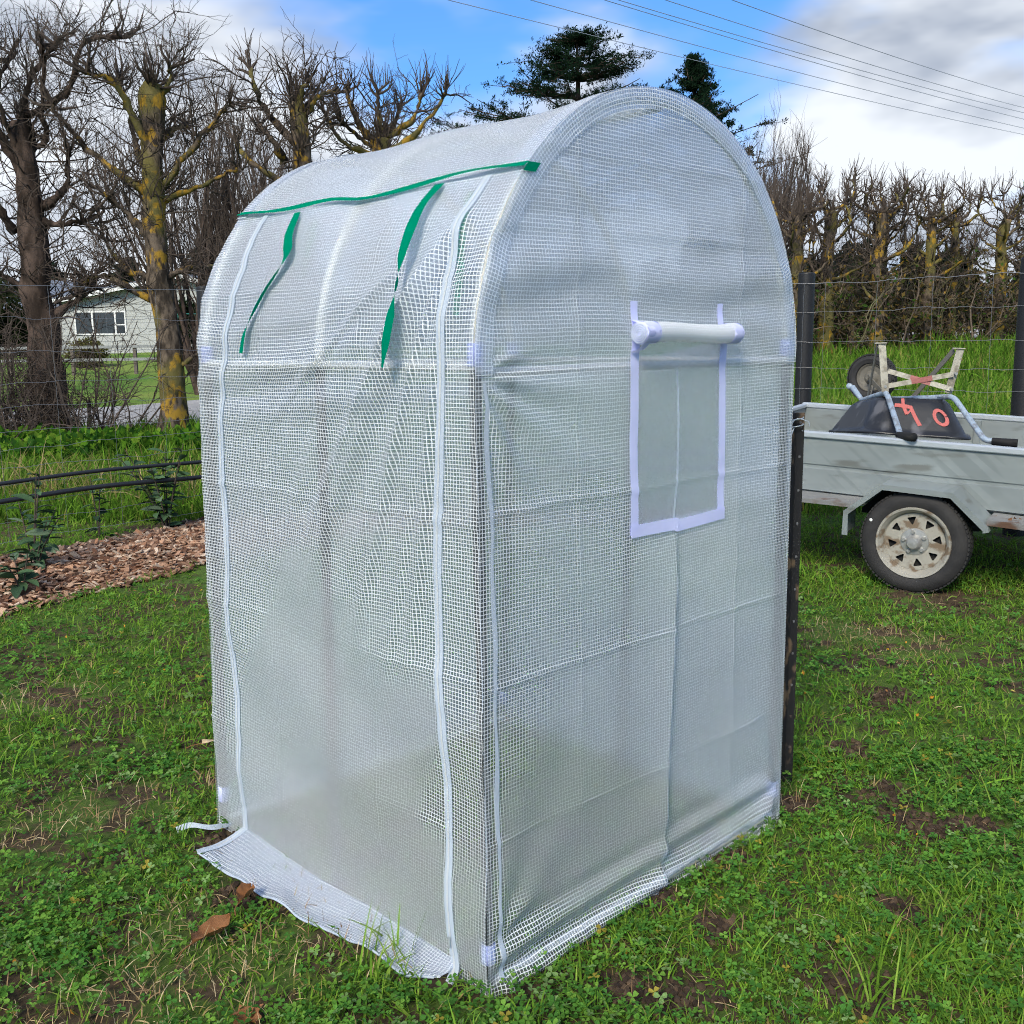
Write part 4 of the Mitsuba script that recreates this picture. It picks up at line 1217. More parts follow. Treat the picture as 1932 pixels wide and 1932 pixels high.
def door_disp(b, s):
    d = .016 * fb(b * 2.4, s * 2.2, 3) + .007 * fb(b * 7 + s * 3, s * 3.5 - b * 2, 8)
    # the long slanting fold from the upper right
    p0, p1 = np.array([.06, 1.72]), np.array([.66, .78])
    u = (p1 - p0) / np.linalg.norm(p1 - p0)
    al = (b - p0[0]) * u[0] + (s - p0[1]) * u[1]; ac = -(b - p0[0]) * u[1] + (s - p0[1]) * u[0]
    m = sstep(-.05, .15, al) * (1 - sstep(.75, 1.25, al))
    d = d + m * (.026 * np.exp(-(ac / np.where(ac > 0, .060, .026)) ** 2) + .013 * np.exp(-((ac - .13) / .034) ** 2) + .008 * np.exp(-((ac + .11) / .026) ** 2) + .006 * np.exp(-((ac - .24) / .03) ** 2))
    # creases that fan out from where the flap hangs at the near hoop
    for tb, ts, am, lo, hi in ((.30, .35, .011, .25, 1.3), (.50, .55, .014, .12, 1.3), (.72, .80, .013, .10, 1.2), (.92, 1.12, .010, .15, 1.0), (.42, .20, .008, .5, 1.5)):
        q = np.array([tb, ts]) - np.array([.05, 1.72]); q = q / np.linalg.norm(q)
        l_ = (b - .05) * q[0] + (s - 1.72) * q[1]; c_ = -(b - .05) * q[1] + (s - 1.72) * q[0] + .02 * fb(b * 2 + tb * 9, s * 2, 66)
        wd_ = .008 + .022 * np.clip(l_, 0, 2)
        d = d + am * sstep(lo, lo + .2, l_) * (1 - sstep(hi - .5, hi, l_)) * np.exp(-(c_ / np.where(c_ > 0, wd_, wd_ * .45)) ** 2)
    d = d + .004 * np.sin(2 * np.pi * (s * 9 + b * 1.2)) * np.exp(-((s - 1.38) / .16) ** 2) * sstep(.1, .4, b)
    d = d + .006 * np.sin(2 * np.pi * (s * 2.2 - b * 1.3)) * (1 - sstep(.6, 1.0, s))
    d = d + .0045 * fb(b * 4, s * 22, 13) + .004 * fb(b * 12 + s * 9, s * 11 - b * 6, 14)
    for sc, am in ((.36, .0035), (.72, .004), (1.06, .004), (1.55, .003)):
        d = d + am * np.exp(-np.abs(s - sc - .012 * fb(b * 4, sc, 61)) / .006)
    for bc in (.37, .80):
        d = d + .0035 * np.exp(-np.abs(b - bc - .010 * fb(s * 4, bc, 63)) / .006)
    return np.maximum(d, -.004)


def side(b, s, off=.016, extra=0.0):
    b, s = np.broadcast_arrays(np.asarray(b, float), np.asarray(s, float))
    a, z, t = hoop(s, off + extra + door_disp(b, s) * np.clip((1.80 - s) / .12, 0, 1))
    return gp(a, b, z)


ZR = lambda s: np.interp(s, [0, .32, .75, 1.04, 1.26, 1.43, 1.6, 1.79], [.108, .117, .128, .123, .104, .09, .09, .10]) + .004 * np.sin(s * 9)
ZL = lambda s: np.interp(s, [0, .06, .31, .62, 1.0, 1.07, 1.26, 1.44, 1.62, 1.79], [1.018, 1.018, 1.02, 1.029, 1.02, 1.012, .99, .964, .935, .953]) + .006 * np.sin(s * 11 + 1)


def slack(uv):
    """The weave runs a little out of true where the cloth hangs slack."""
    x, y = uv[:, 0], uv[:, 1]
    return np.stack([x + .012 * fb(x * 2.5, y * 2.0, 51, 2), y + .026 * fb(x * 2.6, y * 2.0, 53, 2)], -1)


def sheet(key, P, UV, bsdf):
    v, f = gridmesh(P)
    return put(key, (v, f), bsdf, True, uv=slack(UV.reshape(-1, 2)))


def side_sheet(key, lo, hi, s0, s1, nb, ns, bsdf='m_film'):
    s = np.linspace(s0, s1, ns)[:, None]
    u = np.linspace(0, 1, nb)[None]
    b = lo(s) * (1 - u) + hi(s) * u
    s = np.broadcast_to(s, b.shape)
    return sheet(key, side(b, s), np.stack([b, s], -1), bsdf)


side_sheet(f'{GK}__door_flap', ZR, ZL, .05, S_RIB, 150, 240)
side_sheet(f'{GK}__side_strip', lambda s: 0 * s, ZR, -.012, S_RIB, 26, 240)
side_sheet(f'{GK}__side_strip', ZL, lambda s: ledge(hoop(s)[1]), -.012, S_RIB, 30, 240)

# skirt: the foot of the door flap turned out over the grass
def skirt(b, q, lift=0.0):
    """q from 0 (top edge) to 1 (hem)."""
    b, q = np.broadcast_arrays(np.asarray(b, float), np.asarray(q, float))
    w = np.interp(b, [.10, .17, .27, .53, .80, 1.03], [.035, .095, .085, .120, .128, .160])
    top = side(b, np.full(b.shape, .05))
    a = -w * q + .012 * fb(b * 5, q * 2, 4) * q
    dz = .008 * np.sin(b * 31 + q * 4) * q * fb(b * 3, q, 77) * 4 - .022 * np.clip(q * 1.6, 0, 1) ** .8 + .024 * fb(b * 6, q * 3, 9) * q + lift
    return top + a[..., None] * ge + dz[..., None] * np.array([0, 0, 1.0]) + (.02 * q * (b - .5))[..., None] * gn * -.6


u, q = np.meshgrid(np.linspace(0, 1, 110), np.linspace(0, 1, 26))
b = ZR(.05) * (1 - u) + ZL(.05) * u
sheet(f'{GK}__skirt', skirt(b, q), np.stack([b, .05 - q * .12], -1), 'm_film_skirt')
put(f'{GK}__skirt__hem', tube(skirt(np.linspace(ZR(.05) + .01, ZL(.05), 60), 1.0), .0030, 6), 'm_zip', True)


def ribbon(path, across, w):
    """A strip along path (n, 3), its width along across (n, 3)."""
    w = np.asarray(w, float) * np.ones(len(path))
    off = np.array([-.5, -.25, 0, .25, .5])[None, :, None]
    return gridmesh(path[:, None] + off * (across * w[:, None])[:, None])


for Z, name in ((ZR, 'zip'), (ZL, 'zip')):
    s = np.linspace(.05, S_RIB - .005, 160)
    p = side(Z(s), s, .016, .004)
    if Z is ZL:
        qq = np.linspace(0.05, 1, 22)
        p = np.vstack([skirt(np.full(22, ZL(.05)), qq, .004)[::-1], p])
    else:
        qq = np.linspace(.2, 1, 8)
        p = np.vstack([(side(np.full(8, ZR(0.0)), .05 - .055 * qq, .016, .006) - .03 * (qq ** 2)[:, None] * ge)[::-1], p])
    ac = np.repeat(gn[None], len(p), 0)
    w = .026 * (1 + .10 * np.sin(np.linspace(0, 23, len(p))))
    k = put(f'{GK}__zip', ribbon(p, ac, w), 'm_zip', True)
    put(f'{k}__puller', bar(p[len(p) // 12] - ge * .006, p[len(p) // 12] - ge * .006 - np.array([0, 0, .028]), .007, .003, ge, .001), 'm_galv_bright')
    put(f'{k}__teeth', ribbon(p + np.array([0, 0, .0]) - ge * .0022, ac, .006), 'm_film_roll', True, uv=np.zeros((len(p) * 5, 2)))
# loose tail of hem tape at the far corner
p = spline(np.vstack([gp(.02, 1.14, .02), gp(-.05, 1.13, .035), gp(-.10, 1.16, .05), gp(-.125, 1.20, .03)]), 16)
put(f'{GK}__hem_tail', ribbon(p, np.repeat([[0, 0, 1.0]], 16, 0) * .6 + gn * .6, .020), 'm_zip', True)

# roof and far wall in one sheet
s = np.concatenate([np.linspace(S_RIB - .02, GZ + .6 * np.pi, 110), GZ + .6 * np.pi + np.linspace(0, 1.38, 50)[1:]])[:, None]
u = np.linspace(0, 1, 90)[None]
zz = hoop(s)[1]
b = -.002 * (1 - u) + (ledge(zz) + .002) * u
s2 = np.broadcast_to(s, b.shape)
sag = -.009 * np.sin(np.pi * np.clip(b / GL, 0, 1) * 2) ** 2 + .005 * fb(b * 5, s2 * 4, 2) * 2 + .003 * fb(b * 3, s2 * 17, 6)
a, z, t = hoop(s2, .0175 + sag * np.clip(np.sin(np.pi * np.clip(b / GL, 0, 1)) * 3, 0, 1))
sheet(f'{GK}__roof_sheet', gp(a, b, z), np.stack([b, s2], -1), 'm_film')
# a second narrow layer where the roof sheet is seamed over the end hoops
for b0, b1 in ((-.004, .046), (GL - .046, GL + .004)):
    s = np.linspace(S_RIB, GZ + .6 * np.pi, 70)[:, None]; b = np.linspace(b0, b1, 6)[None]
    a, z, t = hoop(np.broadcast_to(s, (70, 6)), .021)
    sheet(f'{GK}__hoop_seam', gp(a, np.broadcast_to(b, (70, 6)), z), np.stack(np.broadcast_arrays(b, s), -1), 'm_film')

# window end
def front_disp(a, z):
    d = .012 * fb(a * 2.2, z * 2.0, 21) + .004 * fb(a * 4, z * 17, 23) + .0030 * fb(a * 13 + z * 5, z * 12, 24)
    ac = .655 - .055 * np.clip(1 - z, 0, 1)
    m = 1 - sstep(.80, 1.02, z)
    d = d + m * .018 * np.where(a < ac, np.exp(-np.abs(ac - a) / .08), np.exp(-np.abs(a - ac) / .009))
    fold = np.clip(1 - z / .24, 0, 1)
    d = d + fold * (.016 * np.sin(2 * np.pi * (z / .085 - .55 * a + .3 * fb(a * 3, z, 31))) + .004)
    rr = np.hypot(a + .01, 1.36 - z); th = np.arctan2(1.36 - z, a + .01)
    d = d + .010 * np.sin(13 * th) * np.exp(-rr / .30) * sstep(.02, .1, rr) * (z < 1.40)
    rr2 = np.hypot(a - .02, z - .10); th2 = np.arctan2(z - .10, a)
    d = d + .006 * np.sin(11 * th2) * np.exp(-rr2 / .25) * sstep(.02, .1, rr2)
    rr3 = np.hypot(a - GW, z - .12); th3 = np.arctan2(z - .12, GW - a)
    d = d + .008 * np.sin(9 * th3) * np.exp(-rr3 / .3) * sstep(.02, .1, rr3)
    d = d + .006 * np.sin(2 * np.pi * (z * 6.5 + .5 * fb(a * 3, z * 2, 33))) * np.exp(-((z - 1.56) / .13) ** 2)
    for zc, am in ((.36, .0035), (.71, .004), (1.08, .0035), (1.66, .004), (1.82, .003)):      # packing creases
        d = d + am * np.exp(-np.abs(z - zc - .012 * fb(a * 4, zc, 61)) / .006) * (.4 + 1.2 * (fb(a * 5, zc, 62) + .5))
    for ac_, am in ((.30, .003), (.92, .0035)):
        d = d + am * np.exp(-np.abs(a - ac_ - .010 * fb(z * 4, ac_, 63)) / .006)
    edge = np.minimum(a + .008, GW - a)
    return d * sstep(0, .07, edge) * np.clip((1.99 - z) / .08, 0, 1)


def front(a, z, off=.0165, sgn=-1, b0=0.0):
    a, z = np.broadcast_arrays(np.asarray(a, float), np.asarray(z, float))
    return gp(a, b0 + sgn * (off - INS + front_disp(a, z)), z)


def end_rows(nz1, nz2, na):
    z = np.concatenate([np.linspace(-.012, GZ, nz1)[:-1], GZ + (GR + .001) * np.sin(np.linspace(0, np.pi / 2, nz2))])
    hw = np.where(z < GZ, GW / 2 + .001, (GW / 2 + .001) * np.sqrt(np.maximum(1 - ((z - GZ) / (GR + .0011)) ** 2, 0))) + .004 * np.clip(z / GZ, 0, 1) * (z < GZ + .3)
    c = GW / 2 - .004 * np.clip(z / GZ, 0, 1) * (z < GZ + .3)
    u = np.linspace(-1, 1, na)
    return c[:, None] + hw[:, None] * u[None], np.repeat(z[:, None], na, 1)


a, z = end_rows(260, 80, 220)
WIN = (.505, .822, .995, 1.425)                                      # the opening in the sheet: a0, a1, z0, z1
P = front(a, z)
v, f = gridmesh(P)
fa, fz = a.ravel()[f].mean(1), z.ravel()[f].mean(1)
keep = ~((fa > WIN[0]) & (fa < WIN[1]) & (fz > WIN[2]) & (fz < WIN[3]))
put(f'{GK}__end_panel', (v, f[keep]), 'm_film', True, uv=slack(np.stack([a, z], -1).reshape(-1, 2)))
a2, z2 = end_rows(60, 30, 50)
sheet(f'{GK}__back_panel', gp(a2, ledge(z2) + .001 + .5 * front_disp(GW - a2, z2), z2), np.stack([a2, z2], -1), 'm_film')
# the end panel's seam where it laps the hoop
t = np.linspace(-.02, np.pi + .02, 120)
def seam_pt(t, inset):
    tt = np.clip(t, 0, np.pi)
    a = GW / 2 - .004 - (GW / 2 + .002 - inset) * np.cos(tt); z = GZ + (GR - .001 - inset) * np.sin(tt)
    z = z - np.where(t < 0, -t * .6, 0) - np.where(t > np.pi, (t - np.pi) * .6, 0)
    return a, z
ins = np.linspace(-.004, .042, 7)
aa = np.array([seam_pt(t, i)[0] for i in ins]).T; zz = np.array([seam_pt(t, i)[1] for i in ins]).T
sheet(f'{GK}__end_seam', front(aa, zz, .0205), np.stack([np.repeat(t[:, None] * .6, 7, 1), np.repeat(ins[None], 120, 0)], -1), 'm_film')
zs_ = np.linspace(.04, 1.345, 90)
as_ = np.interp(zs_, [.04, .23, .71, 1.05, 1.30, 1.345], [.037, .033, .030, .027, .018, .012]) + .002 * np.sin(zs_ * 25)
put(f'{GK}__end_panel__corner_hem', ribbon(front(as_, zs_, .0195), np.repeat(ge[None], 90, 0), .011 + .003 * np.sin(zs_ * 17)), 'm_zip', True)

# window: insect mesh, trim, rolled shade, ties
wa, wz = np.meshgrid(np.linspace(WIN[0] - .012, WIN[1] + .012, 60), np.linspace(WIN[2] - .012, WIN[3] + .012, 80))
sheet(f'{GK}__window__mesh', front(wa, wz, .0175), np.stack([wa, wz], -1), 'm_insect_mesh')


def trim(pts, w, name, off=.0195, m='m_trim', n=40):
    p = spline(pts, n); d = np.gradient(p, axis=0); d /= np.linalg.norm(d, axis=1, keepdims=True)
    nn = np.stack([-d[:, 1], d[:, 0]], 1)
    k = np.linspace(-.5, .5, 6)
    A = p[:, None, 0] + nn[:, None, 0] * k * w; Z = p[:, None, 1] + nn[:, None, 1] * k * w
    v, f = gridmesh(front(A, Z, off))
    return put(f'{GK}__window__{name}', (v, f), m, True)


trim([(.489, .972), (.488, 1.2), (.490, 1.43)], .029, 'trim')
trim([(.838, .985), (.837, 1.2), (.838, 1.43)], .029, 'trim')
trim([(.473, .982), (.640, .979), (.664, .974), (.853, .981)], .030, 'trim', .0225)
trim([(.640, .990), (.652, 1.12), (.648, 1.36)], .007, 'seam', .0215, 'm_zip')
tie_x = (.487, .829)
for x in tie_x:
    trim([(x, 1.44), (x - .002, 1.513)], .024, 'tie', .020)
rp = front(np.linspace(.470, .850, 40), 1.441 + .003 * np.sin(np.linspace(0, 6, 40)), .046)
v, f = tube(rp, np.interp(np.linspace(0, 1, 9), [0, .5, 1], [.0245, .0215, .0245]), 28)
nu = np.stack([np.repeat(np.linspace(0, .41, 40), 28), np.tile(np.linspace(0, .16, 28), 40)], 1)
put(f'{GK}__window__rolled_shade', (v, f), 'm_film_roll', True, uv=nu)
for i0, i1 in ((0, 5), (35, 39)):
    put(f'{GK}__window__rolled_shade__end_band', tube(rp[i0:i1 + 1] + (-ge * .002 if i0 == 0 else ge * .002), .0254, 28), 'm_trim', True)
th = np.linspace(0, 4.2 * 2 * np.pi, 130); rad = np.linspace(.004, .0240, 130)
c0 = rp[0] - ge * .003
sp = c0 + np.cos(th)[:, None] * rad[:, None] * gn + np.sin(th)[:, None] * rad[:, None] * np.array([0, 0, 1.0])
put(f'{GK}__window__rolled_shade__end_coil', tube(sp, .0014, 5), 'm_zip', True)
put(f'{GK}__window__tie', ribbon(spline(np.vstack([front(.484, 1.47, .02), front(.478, 1.45, .075), front(.480, 1.41, .05), front(.484, 1.40, .02)]), 14), np.repeat(ge[None], 14, 0), .022), 'm_trim', True)

# green tape: the hem along the roof and the ties that hang from it
s_ = lambda b: S_RIB + .006 + .012 * np.sin(b * 9 + .5) * np.sin(b * 4) - .010 * np.exp(-((b - .53) / .1) ** 2)
bb = np.linspace(-.010, GL + .004, 90)
P = []
for k in (-.0085, -.003, .003, .0085):
    a, z, t = hoop(s_(bb) + k, .0225 + .004 * (1 + np.sin(bb * 14)) * (k < 0))
    P.append(gp(a, bb, z))
put(f'{GK}__green_hem', gridmesh(np.array(P)), 'm_green', True)
a, z, t = hoop(np.linspace(S_RIB - .012, S_RIB + .012, 4), .023)
put(f'{GK}__green_hem__tab', gridmesh(np.stack([gp(a, np.full(4, -.010), z) + ge * d for i, d in ((0, 0), (1, .035))])), 'm_green', True)


def tie(pts, widths, twist, key):
    p = spline(pts, 60)
    w = np.interp(np.linspace(0, 1, 60), np.linspace(0, 1, len(widths)), widths)
    tw = np.interp(np.linspace(0, 1, 60), np.linspace(0, 1, len(twist)), twist)
    ac = np.cos(tw)[:, None] * gn + np.sin(tw)[:, None] * (ge * .9 + np.array([0, 0, .2]))
    return put(key, ribbon(p, ac, w), 'm_green', True)


def at(b, s, off):
    a, z, t = hoop(s, off)
    return gp(a, b, z)


tie(np.array([at(.245, 1.785, .024), at(.233, 1.70, .046), at(.214, 1.60, .062), at(.204, 1.52, .066), at(.216, 1.44, .066), at(.234, 1.375, .064)]), [.034, .036, .040, .040, .026, .036, .036, .018], [0, .2, .1, .3, 1.0, .2, .2, .5], f'{GK}__green_tie')
tie(np.array([at(.79, 1.775, .024), at(.755, 1.70, .032), at(.72, 1.63, .036), at(.78, 1.54, .036), at(.84, 1.46, .034), at(.862, 1.405, .032)]), [.028, .040, .048, .032, .020, .026, .026], [0, .1, .1, .9, 1.1, .3, .2], f'{GK}__green_tie')
tie(np.array([at(.175, 1.785, -.010), at(.172, 1.70, -.030), at(.165, 1.60, -.06), at(.165, 1.50, -.07)]), [.026, .028, .028, .026], [0, .1, .1, .2], f'{GK}__green_tie')
tie(np.array([at(.755, 1.775, -.010), at(.75, 1.70, -.03), at(.76, 1.62, -.05)]), [.024, .026, .024], [0, .1, .2], f'{GK}__green_tie')
tag(GK, 'walk-in tunnel greenhouse covered in white mesh-reinforced film, with green ties', 'greenhouse')

# ---------------------------------------------------------------- steel stake and wire beside the greenhouse
key = 'steel_stake'
sx, sy = .878, 3.135
a3 = np.array([-.35, 1.75, 3.85])
poly = []
for i in range(3):
    c, s_a = np.array([np.cos(a3[i]), np.sin(a3[i])]), np.array([-np.sin(a3[i]), np.cos(a3[i])])
    poly += [c * .023 - s_a * .0022, c * .023 + s_a * .0022, c * .003 + s_a * .0024]
ph = np.array(poly); ph = ph[np.argsort(np.arange(9))]
from shapely.geometry import Polygon as _Pg
from shapely.ops import unary_union
arms = unary_union([_Pg([np.array([0, 0]) - np.array([-np.sin(t), np.cos(t)]) * .0026, np.array([np.cos(t), np.sin(t)]) * .024 - np.array([-np.sin(t), np.cos(t)]) * .0024, np.array([np.cos(t), np.sin(t)]) * .024 + np.array([-np.sin(t), np.cos(t)]) * .0024, np.array([-np.sin(t), np.cos(t)]) * .0026]) for t in a3]).buffer(.001)
holes = []
m = trimesh.creation.extrude_polygon(arms, 1.45, engine='earcut')
m = (m.vertices + [sx, sy, -.25], m.faces)
put(f'{key}__shaft', m, 'm_stake', 30)
for h in np.arange(.12, 1.18, .105):
    q = np.array([sx + .012 * np.cos(a3[0]), sy + .012 * np.sin(a3[0]), h])
    put(f'{key}__hole_rim', tube([q + [-.0005, -.0042, 0], q + [.0005, -.0028, 0]], .0042, 10), 'm_galv_rust')
tag(key, 'black steel stake with flaking paint at the right corner of the greenhouse', 'stake')
key = 'tie_wire'
w0 = np.array([sx, sy - .012, 1.165])
lp = [w0 + np.array([.020 * np.cos(t) - .002, .018 * np.sin(t), .010 * t / 3 - .02]) for t in np.linspace(0, 4 * np.pi, 40)]
put(f'{key}__strand', tube(np.array(lp), .0022, 6), 'm_galv_bright', True)
put(f'{key}__strand', tube(spline([w0 + [-.012, -.01, -.01], w0 + [-.03, -.02, -.06], w0 + [-.045, -.03, -.14], w0 + [-.05, -.03, -.10], w0 + [-.02, -.025, .01], w0 + [.022, -.03, .012], w0 + [.030, -.03, -.004]], 40), .0018, 6), 'm_galv_bright', True)
tag(key, 'loop of bright wire hooked round the top of the black steel stake', 'wire')

# ---------------------------------------------------------------- lawn: blades, clover, straw
DRY = np.array([(-.51, 2.29, .20), (-1.92, 4.0, .28), (-1.28, 2.98, .26), (-1.45, 2.85, .22), (-.61, 2.09, .22), (-.81, 2.10, .25), (-.83, 2.26, .22), (1.6, 4.77, .30), (.83, 2.96, .12), (-.95, 3.25, .16), (1.75, 4.6, .35), (-.35, 2.2, .16), (-1.0, 1.95, .25)])
SOIL = np.array([(.37, 2.43, .09), (1.15, 3.02, .14), (1.17, 2.81, .13), (.36, 2.03, .13), (.83, 2.96, .10), (1.16, 3.36, .10), (.25, 2.04, .09), (2.28, 5.45, .35), (.78, 2.04, .14), (-.70, 2.47, .12), (-.83, 2.73, .13), (1.34, 2.8, .10), (.48, 2.30, .08), (.60, 2.62, .07), (.95, 2.35, .09), (1.5, 3.9, .15)])  # bare soil; spots along the greenhouse front also stand in for contact shade
cosg, sing = math.cos(gyaw), math.sin(gyaw)


def patch(x, y, L):
    m = np.zeros_like(x)
    for cx, cy, r_ in L:
        d = np.hypot(x - cx, y - cy) / r_ + 1.1 * (meshkit.fbm(np.stack([x * 9, y * 9, x * 0 + cx], -1), 3, 2) - .5)
        m = np.maximum(m, 1 - sstep(.45, 1.05, d))
    return m


BX, BY = bed_front[:, 0], bed_front[:, 1]


def in_bed(x, y):
    """Inside the wood-chip bed (between its front and back edge)."""
    from shapely.geometry import Polygon
    from shapely import contains_xy
    pg = Polygon(np.vstack([bed_front, bed_back[::-1]])).buffer(-.03)
    return contains_xy(pg, x, y)


def ga_gb(x, y):
    d = np.stack([x - GA[0], y - GA[1]], -1)
    return d @ ge[:2], d @ gn[:2]


def under_skirt(a, b):
    return (b > .10) & (b < 1.06) & (a < .02) & (a > -.075 - .06 * b)


def scatter(r, n, y0, y1, half, power=1.0):
    """Points on the ground in the wedge of land that faces the camera and a margin each side."""
    y = y0 + (y1 - y0) * r.random(n) ** power
    x = (r.random(n) * 2 - 1) * (half * y + .5)
    return x, y


def blades(r, x, y, L, W, lean, curve, col, k=4, z=None):
    n = len(x)
    az = r.random(n) * 2 * np.pi
    th0, th1 = np.abs(lean * r.normal(size=n)), np.abs(curve * (.3 + r.random(n)))
    d = np.stack([np.cos(az), np.sin(az)], 1); s = np.stack([-np.sin(az), np.cos(az)], 1)
    tw = r.normal(size=n) * .5
    s3 = np.concatenate([s * np.cos(tw)[:, None], np.sin(tw)[:, None]], 1)
    base = np.stack([x, y, (zg(x, y) if z is None else z) - .004], 1)
    p = base.copy(); V = []
    for j in range(k):
        t = j / (k - 1)
        w = W * (1 - t ** 2.2) * (.7 if j == 0 else 1)
        if j == k - 1:
            V.append(p)
        else:
            V += [p - s3 * (w / 2)[:, None], p + s3 * (w / 2)[:, None]]
        th = th0 + th1 * (t + .5 / (k - 1))
        p = p + (L / (k - 1))[:, None] * np.concatenate([d * np.sin(th)[:, None], np.cos(th)[:, None]], 1)
    v = np.stack(V, 1); m = 2 * (k - 1) + 1
    q = []
    for j in range(k - 2):
        q += [[2 * j, 2 * j + 1, 2 * j + 3], [2 * j, 2 * j + 3, 2 * j + 2]]
    q.append([2 * k - 4, 2 * k - 3, 2 * k - 2])
    f = np.array(q)[None] + (np.arange(n) * m)[:, None, None]
    return v.reshape(-1, 3), f.reshape(-1, 3), np.repeat(col, m, 0)


def pick(r, n, cols, p, jit=.3):
    c = np.asarray(cols, float)[r.choice(len(cols), n, p=np.asarray(p) / np.sum(p))]
    return c * (1 + jit * (2 * r.random((n, 1)) - 1))


GC = [(.145, .280, .032), (.190, .345, .040), (.100, .220, .032), (.235, .350, .058), (.20, .21, .05), (.34, .27, .10)]
r = np.random.default_rng(91)
mb, ms, mc = MB(), MB(), MB()


def mown(n, y0, y1, Lm, Wm, power, k=4):
    x, y = scatter(r, n, y0, y1, .56, power)
    a, b = ga_gb(x, y)
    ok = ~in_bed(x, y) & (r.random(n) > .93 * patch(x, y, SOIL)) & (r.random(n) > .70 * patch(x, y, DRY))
    cl = meshkit.fbm(np.stack([x * 2.2, y * 2.2, x * 0], -1), 4, 17)
    inside = (a > -.02) & (a < GW) & (b > 0) & (b < GL + .07)
    ok &= ~(inside & (r.random(n) > .5)) & ~under_skirt(a, b) & (r.random(n) < .22 + 1.1 * sstep(.36, .60, cl))
    x, y, cl = x[ok], y[ok], cl[ok]
    m = len(x)
    tall = np.where(meshkit.fbm(np.stack([x * 3.1, y * 3.1, x * 0 + 9], -1), 3, 19) > .63, 1.4, .9)
    L = Lm * (.5 + .8 * r.random(m)) * tall
    mb.add(*blades(r, x, y, L, Wm * (.6 + .8 * r.random(m)), .75, 1.2, pick(r, m, GC, (5, 4, 4, 2.2, .6, .35)), k))


mown(96000, 1.55, 3.4, .042, .0046, 1.0)
mown(68000, 3.2, 6.0, .052, .0062, .9, 3)
mown(55000, 5.6, 9.6, .075, .0088, .9, 3)
# longer tufts
TUFT = [(-.34, 2.15, .10, 34, .17), (-.28, 2.10, .08, 16, .15), (.56, 2.17, .06, 18, .12), (.86, 2.10, .08, 40, .15), (-1.43, 3.93, .16, 34, .16), (1.35, 3.02, .14, 36, .14), (.12, 2.0, .06, 12, .12), (1.55, 3.09, .12, 30, .15), (-.62, 2.62, .10, 26, .12),
        (-1.75, 3.3, .2, 40, .14), (.75, 1.98, .06, 22, .15), (1.9, 4.1, .2, 30, .13), (-.08, 1.86, .05, 10, .10), (1.15, 2.4, .10, 24, .12), (-1.0, 2.75, .10, 20, .10), (2.6, 4.6, .3, 40, .12), (-.95, 3.0, .08, 26, .12)]
for (cx, cy, rad, n, L) in TUFT:
    q = r.normal(size=(n, 2)) * rad * .5
    mb.add(*blades(r, cx + q[:, 0], cy + q[:, 1], L * (.5 + .7 * r.random(n)), .0055 * (.7 + .6 * r.random(n)), .5, 1.0, pick(r, n, GC, (4, 5, 3, 4, .5, .1)), 6))
mb.put('grass', 'm_leaf', True)
tag('grass', 'short green lawn grass with longer tufts', 'grass', kind='stuff')

# clover: three rounded leaflets each
def clover(n, y0, y1, size, power):
    x, y = scatter(r, n, y0, y1, .56, power)
    a, b = ga_gb(x, y)
    cl = meshkit.fbm(np.stack([x * 2.2, y * 2.2, x * 0], -1), 4, 17)
    big = meshkit.fbm(np.stack([x * 1.1, y * 1.1, x * 0 + 2], -1), 3, 27)
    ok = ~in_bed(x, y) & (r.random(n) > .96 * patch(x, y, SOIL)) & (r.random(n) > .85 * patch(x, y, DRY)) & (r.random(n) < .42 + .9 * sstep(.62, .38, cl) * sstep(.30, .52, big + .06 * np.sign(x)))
    ok &= ~((a > 0) & (a < GW) & (b > 0) & (b < GL) & (r.random(n) > .4)) & ~under_skirt(a, b)
    x, y = x[ok], y[ok]; m = len(x)
    h = .012 + .026 * r.random(m)
    C = np.stack([x, y, zg(x, y) + h], 1)
    tilt = r.normal(size=(m, 2)) * .35
    Nn = unit(np.stack([tilt[:, 0], tilt[:, 1], np.ones(m)], 1))
    a0 = r.random(m) * 6.28
    S = size * (.55 + .75 * r.random(m))
    col = pick(r, m, [(.110, .260, .042), (.072, .200, .038), (.165, .320, .052), (.20, .32, .11), (.34, .28, .05)], (5, 5, 3, 1.2, .18))
    V = []
    for j in range(3):
        an = a0 + j * 2.094 + r.normal(size=m) * .15
        d = np.stack([np.cos(an), np.sin(an), r.normal(size=m) * .25], 1); d = unit(d - Nn * (d * Nn).sum(1, keepdims=True) + Nn * (.15 * r.normal(size=(m, 1))))
        s = np.cross(Nn, d)
        for (u, w, q) in ((0, 0, 0), (.45, .36, .10), (.88, .36, .12), (.96, 0, -.0), (.88, -.36, .12), (.45, -.36, .10)):
            V.append(C + (d * u + s * w + Nn * q * .9) * S[:, None])
    v = np.stack(V, 1)
    tri = np.array([[0, 1, 3], [1, 2, 3], [0, 3, 5], [3, 4, 5]])
    tri = np.vstack([tri + 6 * j for j in range(3)])
    f = tri[None] + (np.arange(m) * 18)[:, None, None]
    mc.add(v.reshape(-1, 3), f.reshape(-1, 3), np.repeat(col, 18, 0))


clover(30000, 1.55, 3.4, .0125, 1.0)
clover(15000, 3.2, 6.2, .016, .9)
mc.put('clover', 'm_leaf', False)
tag('clover', 'clover leaves growing through the lawn', 'clover', kind='stuff')

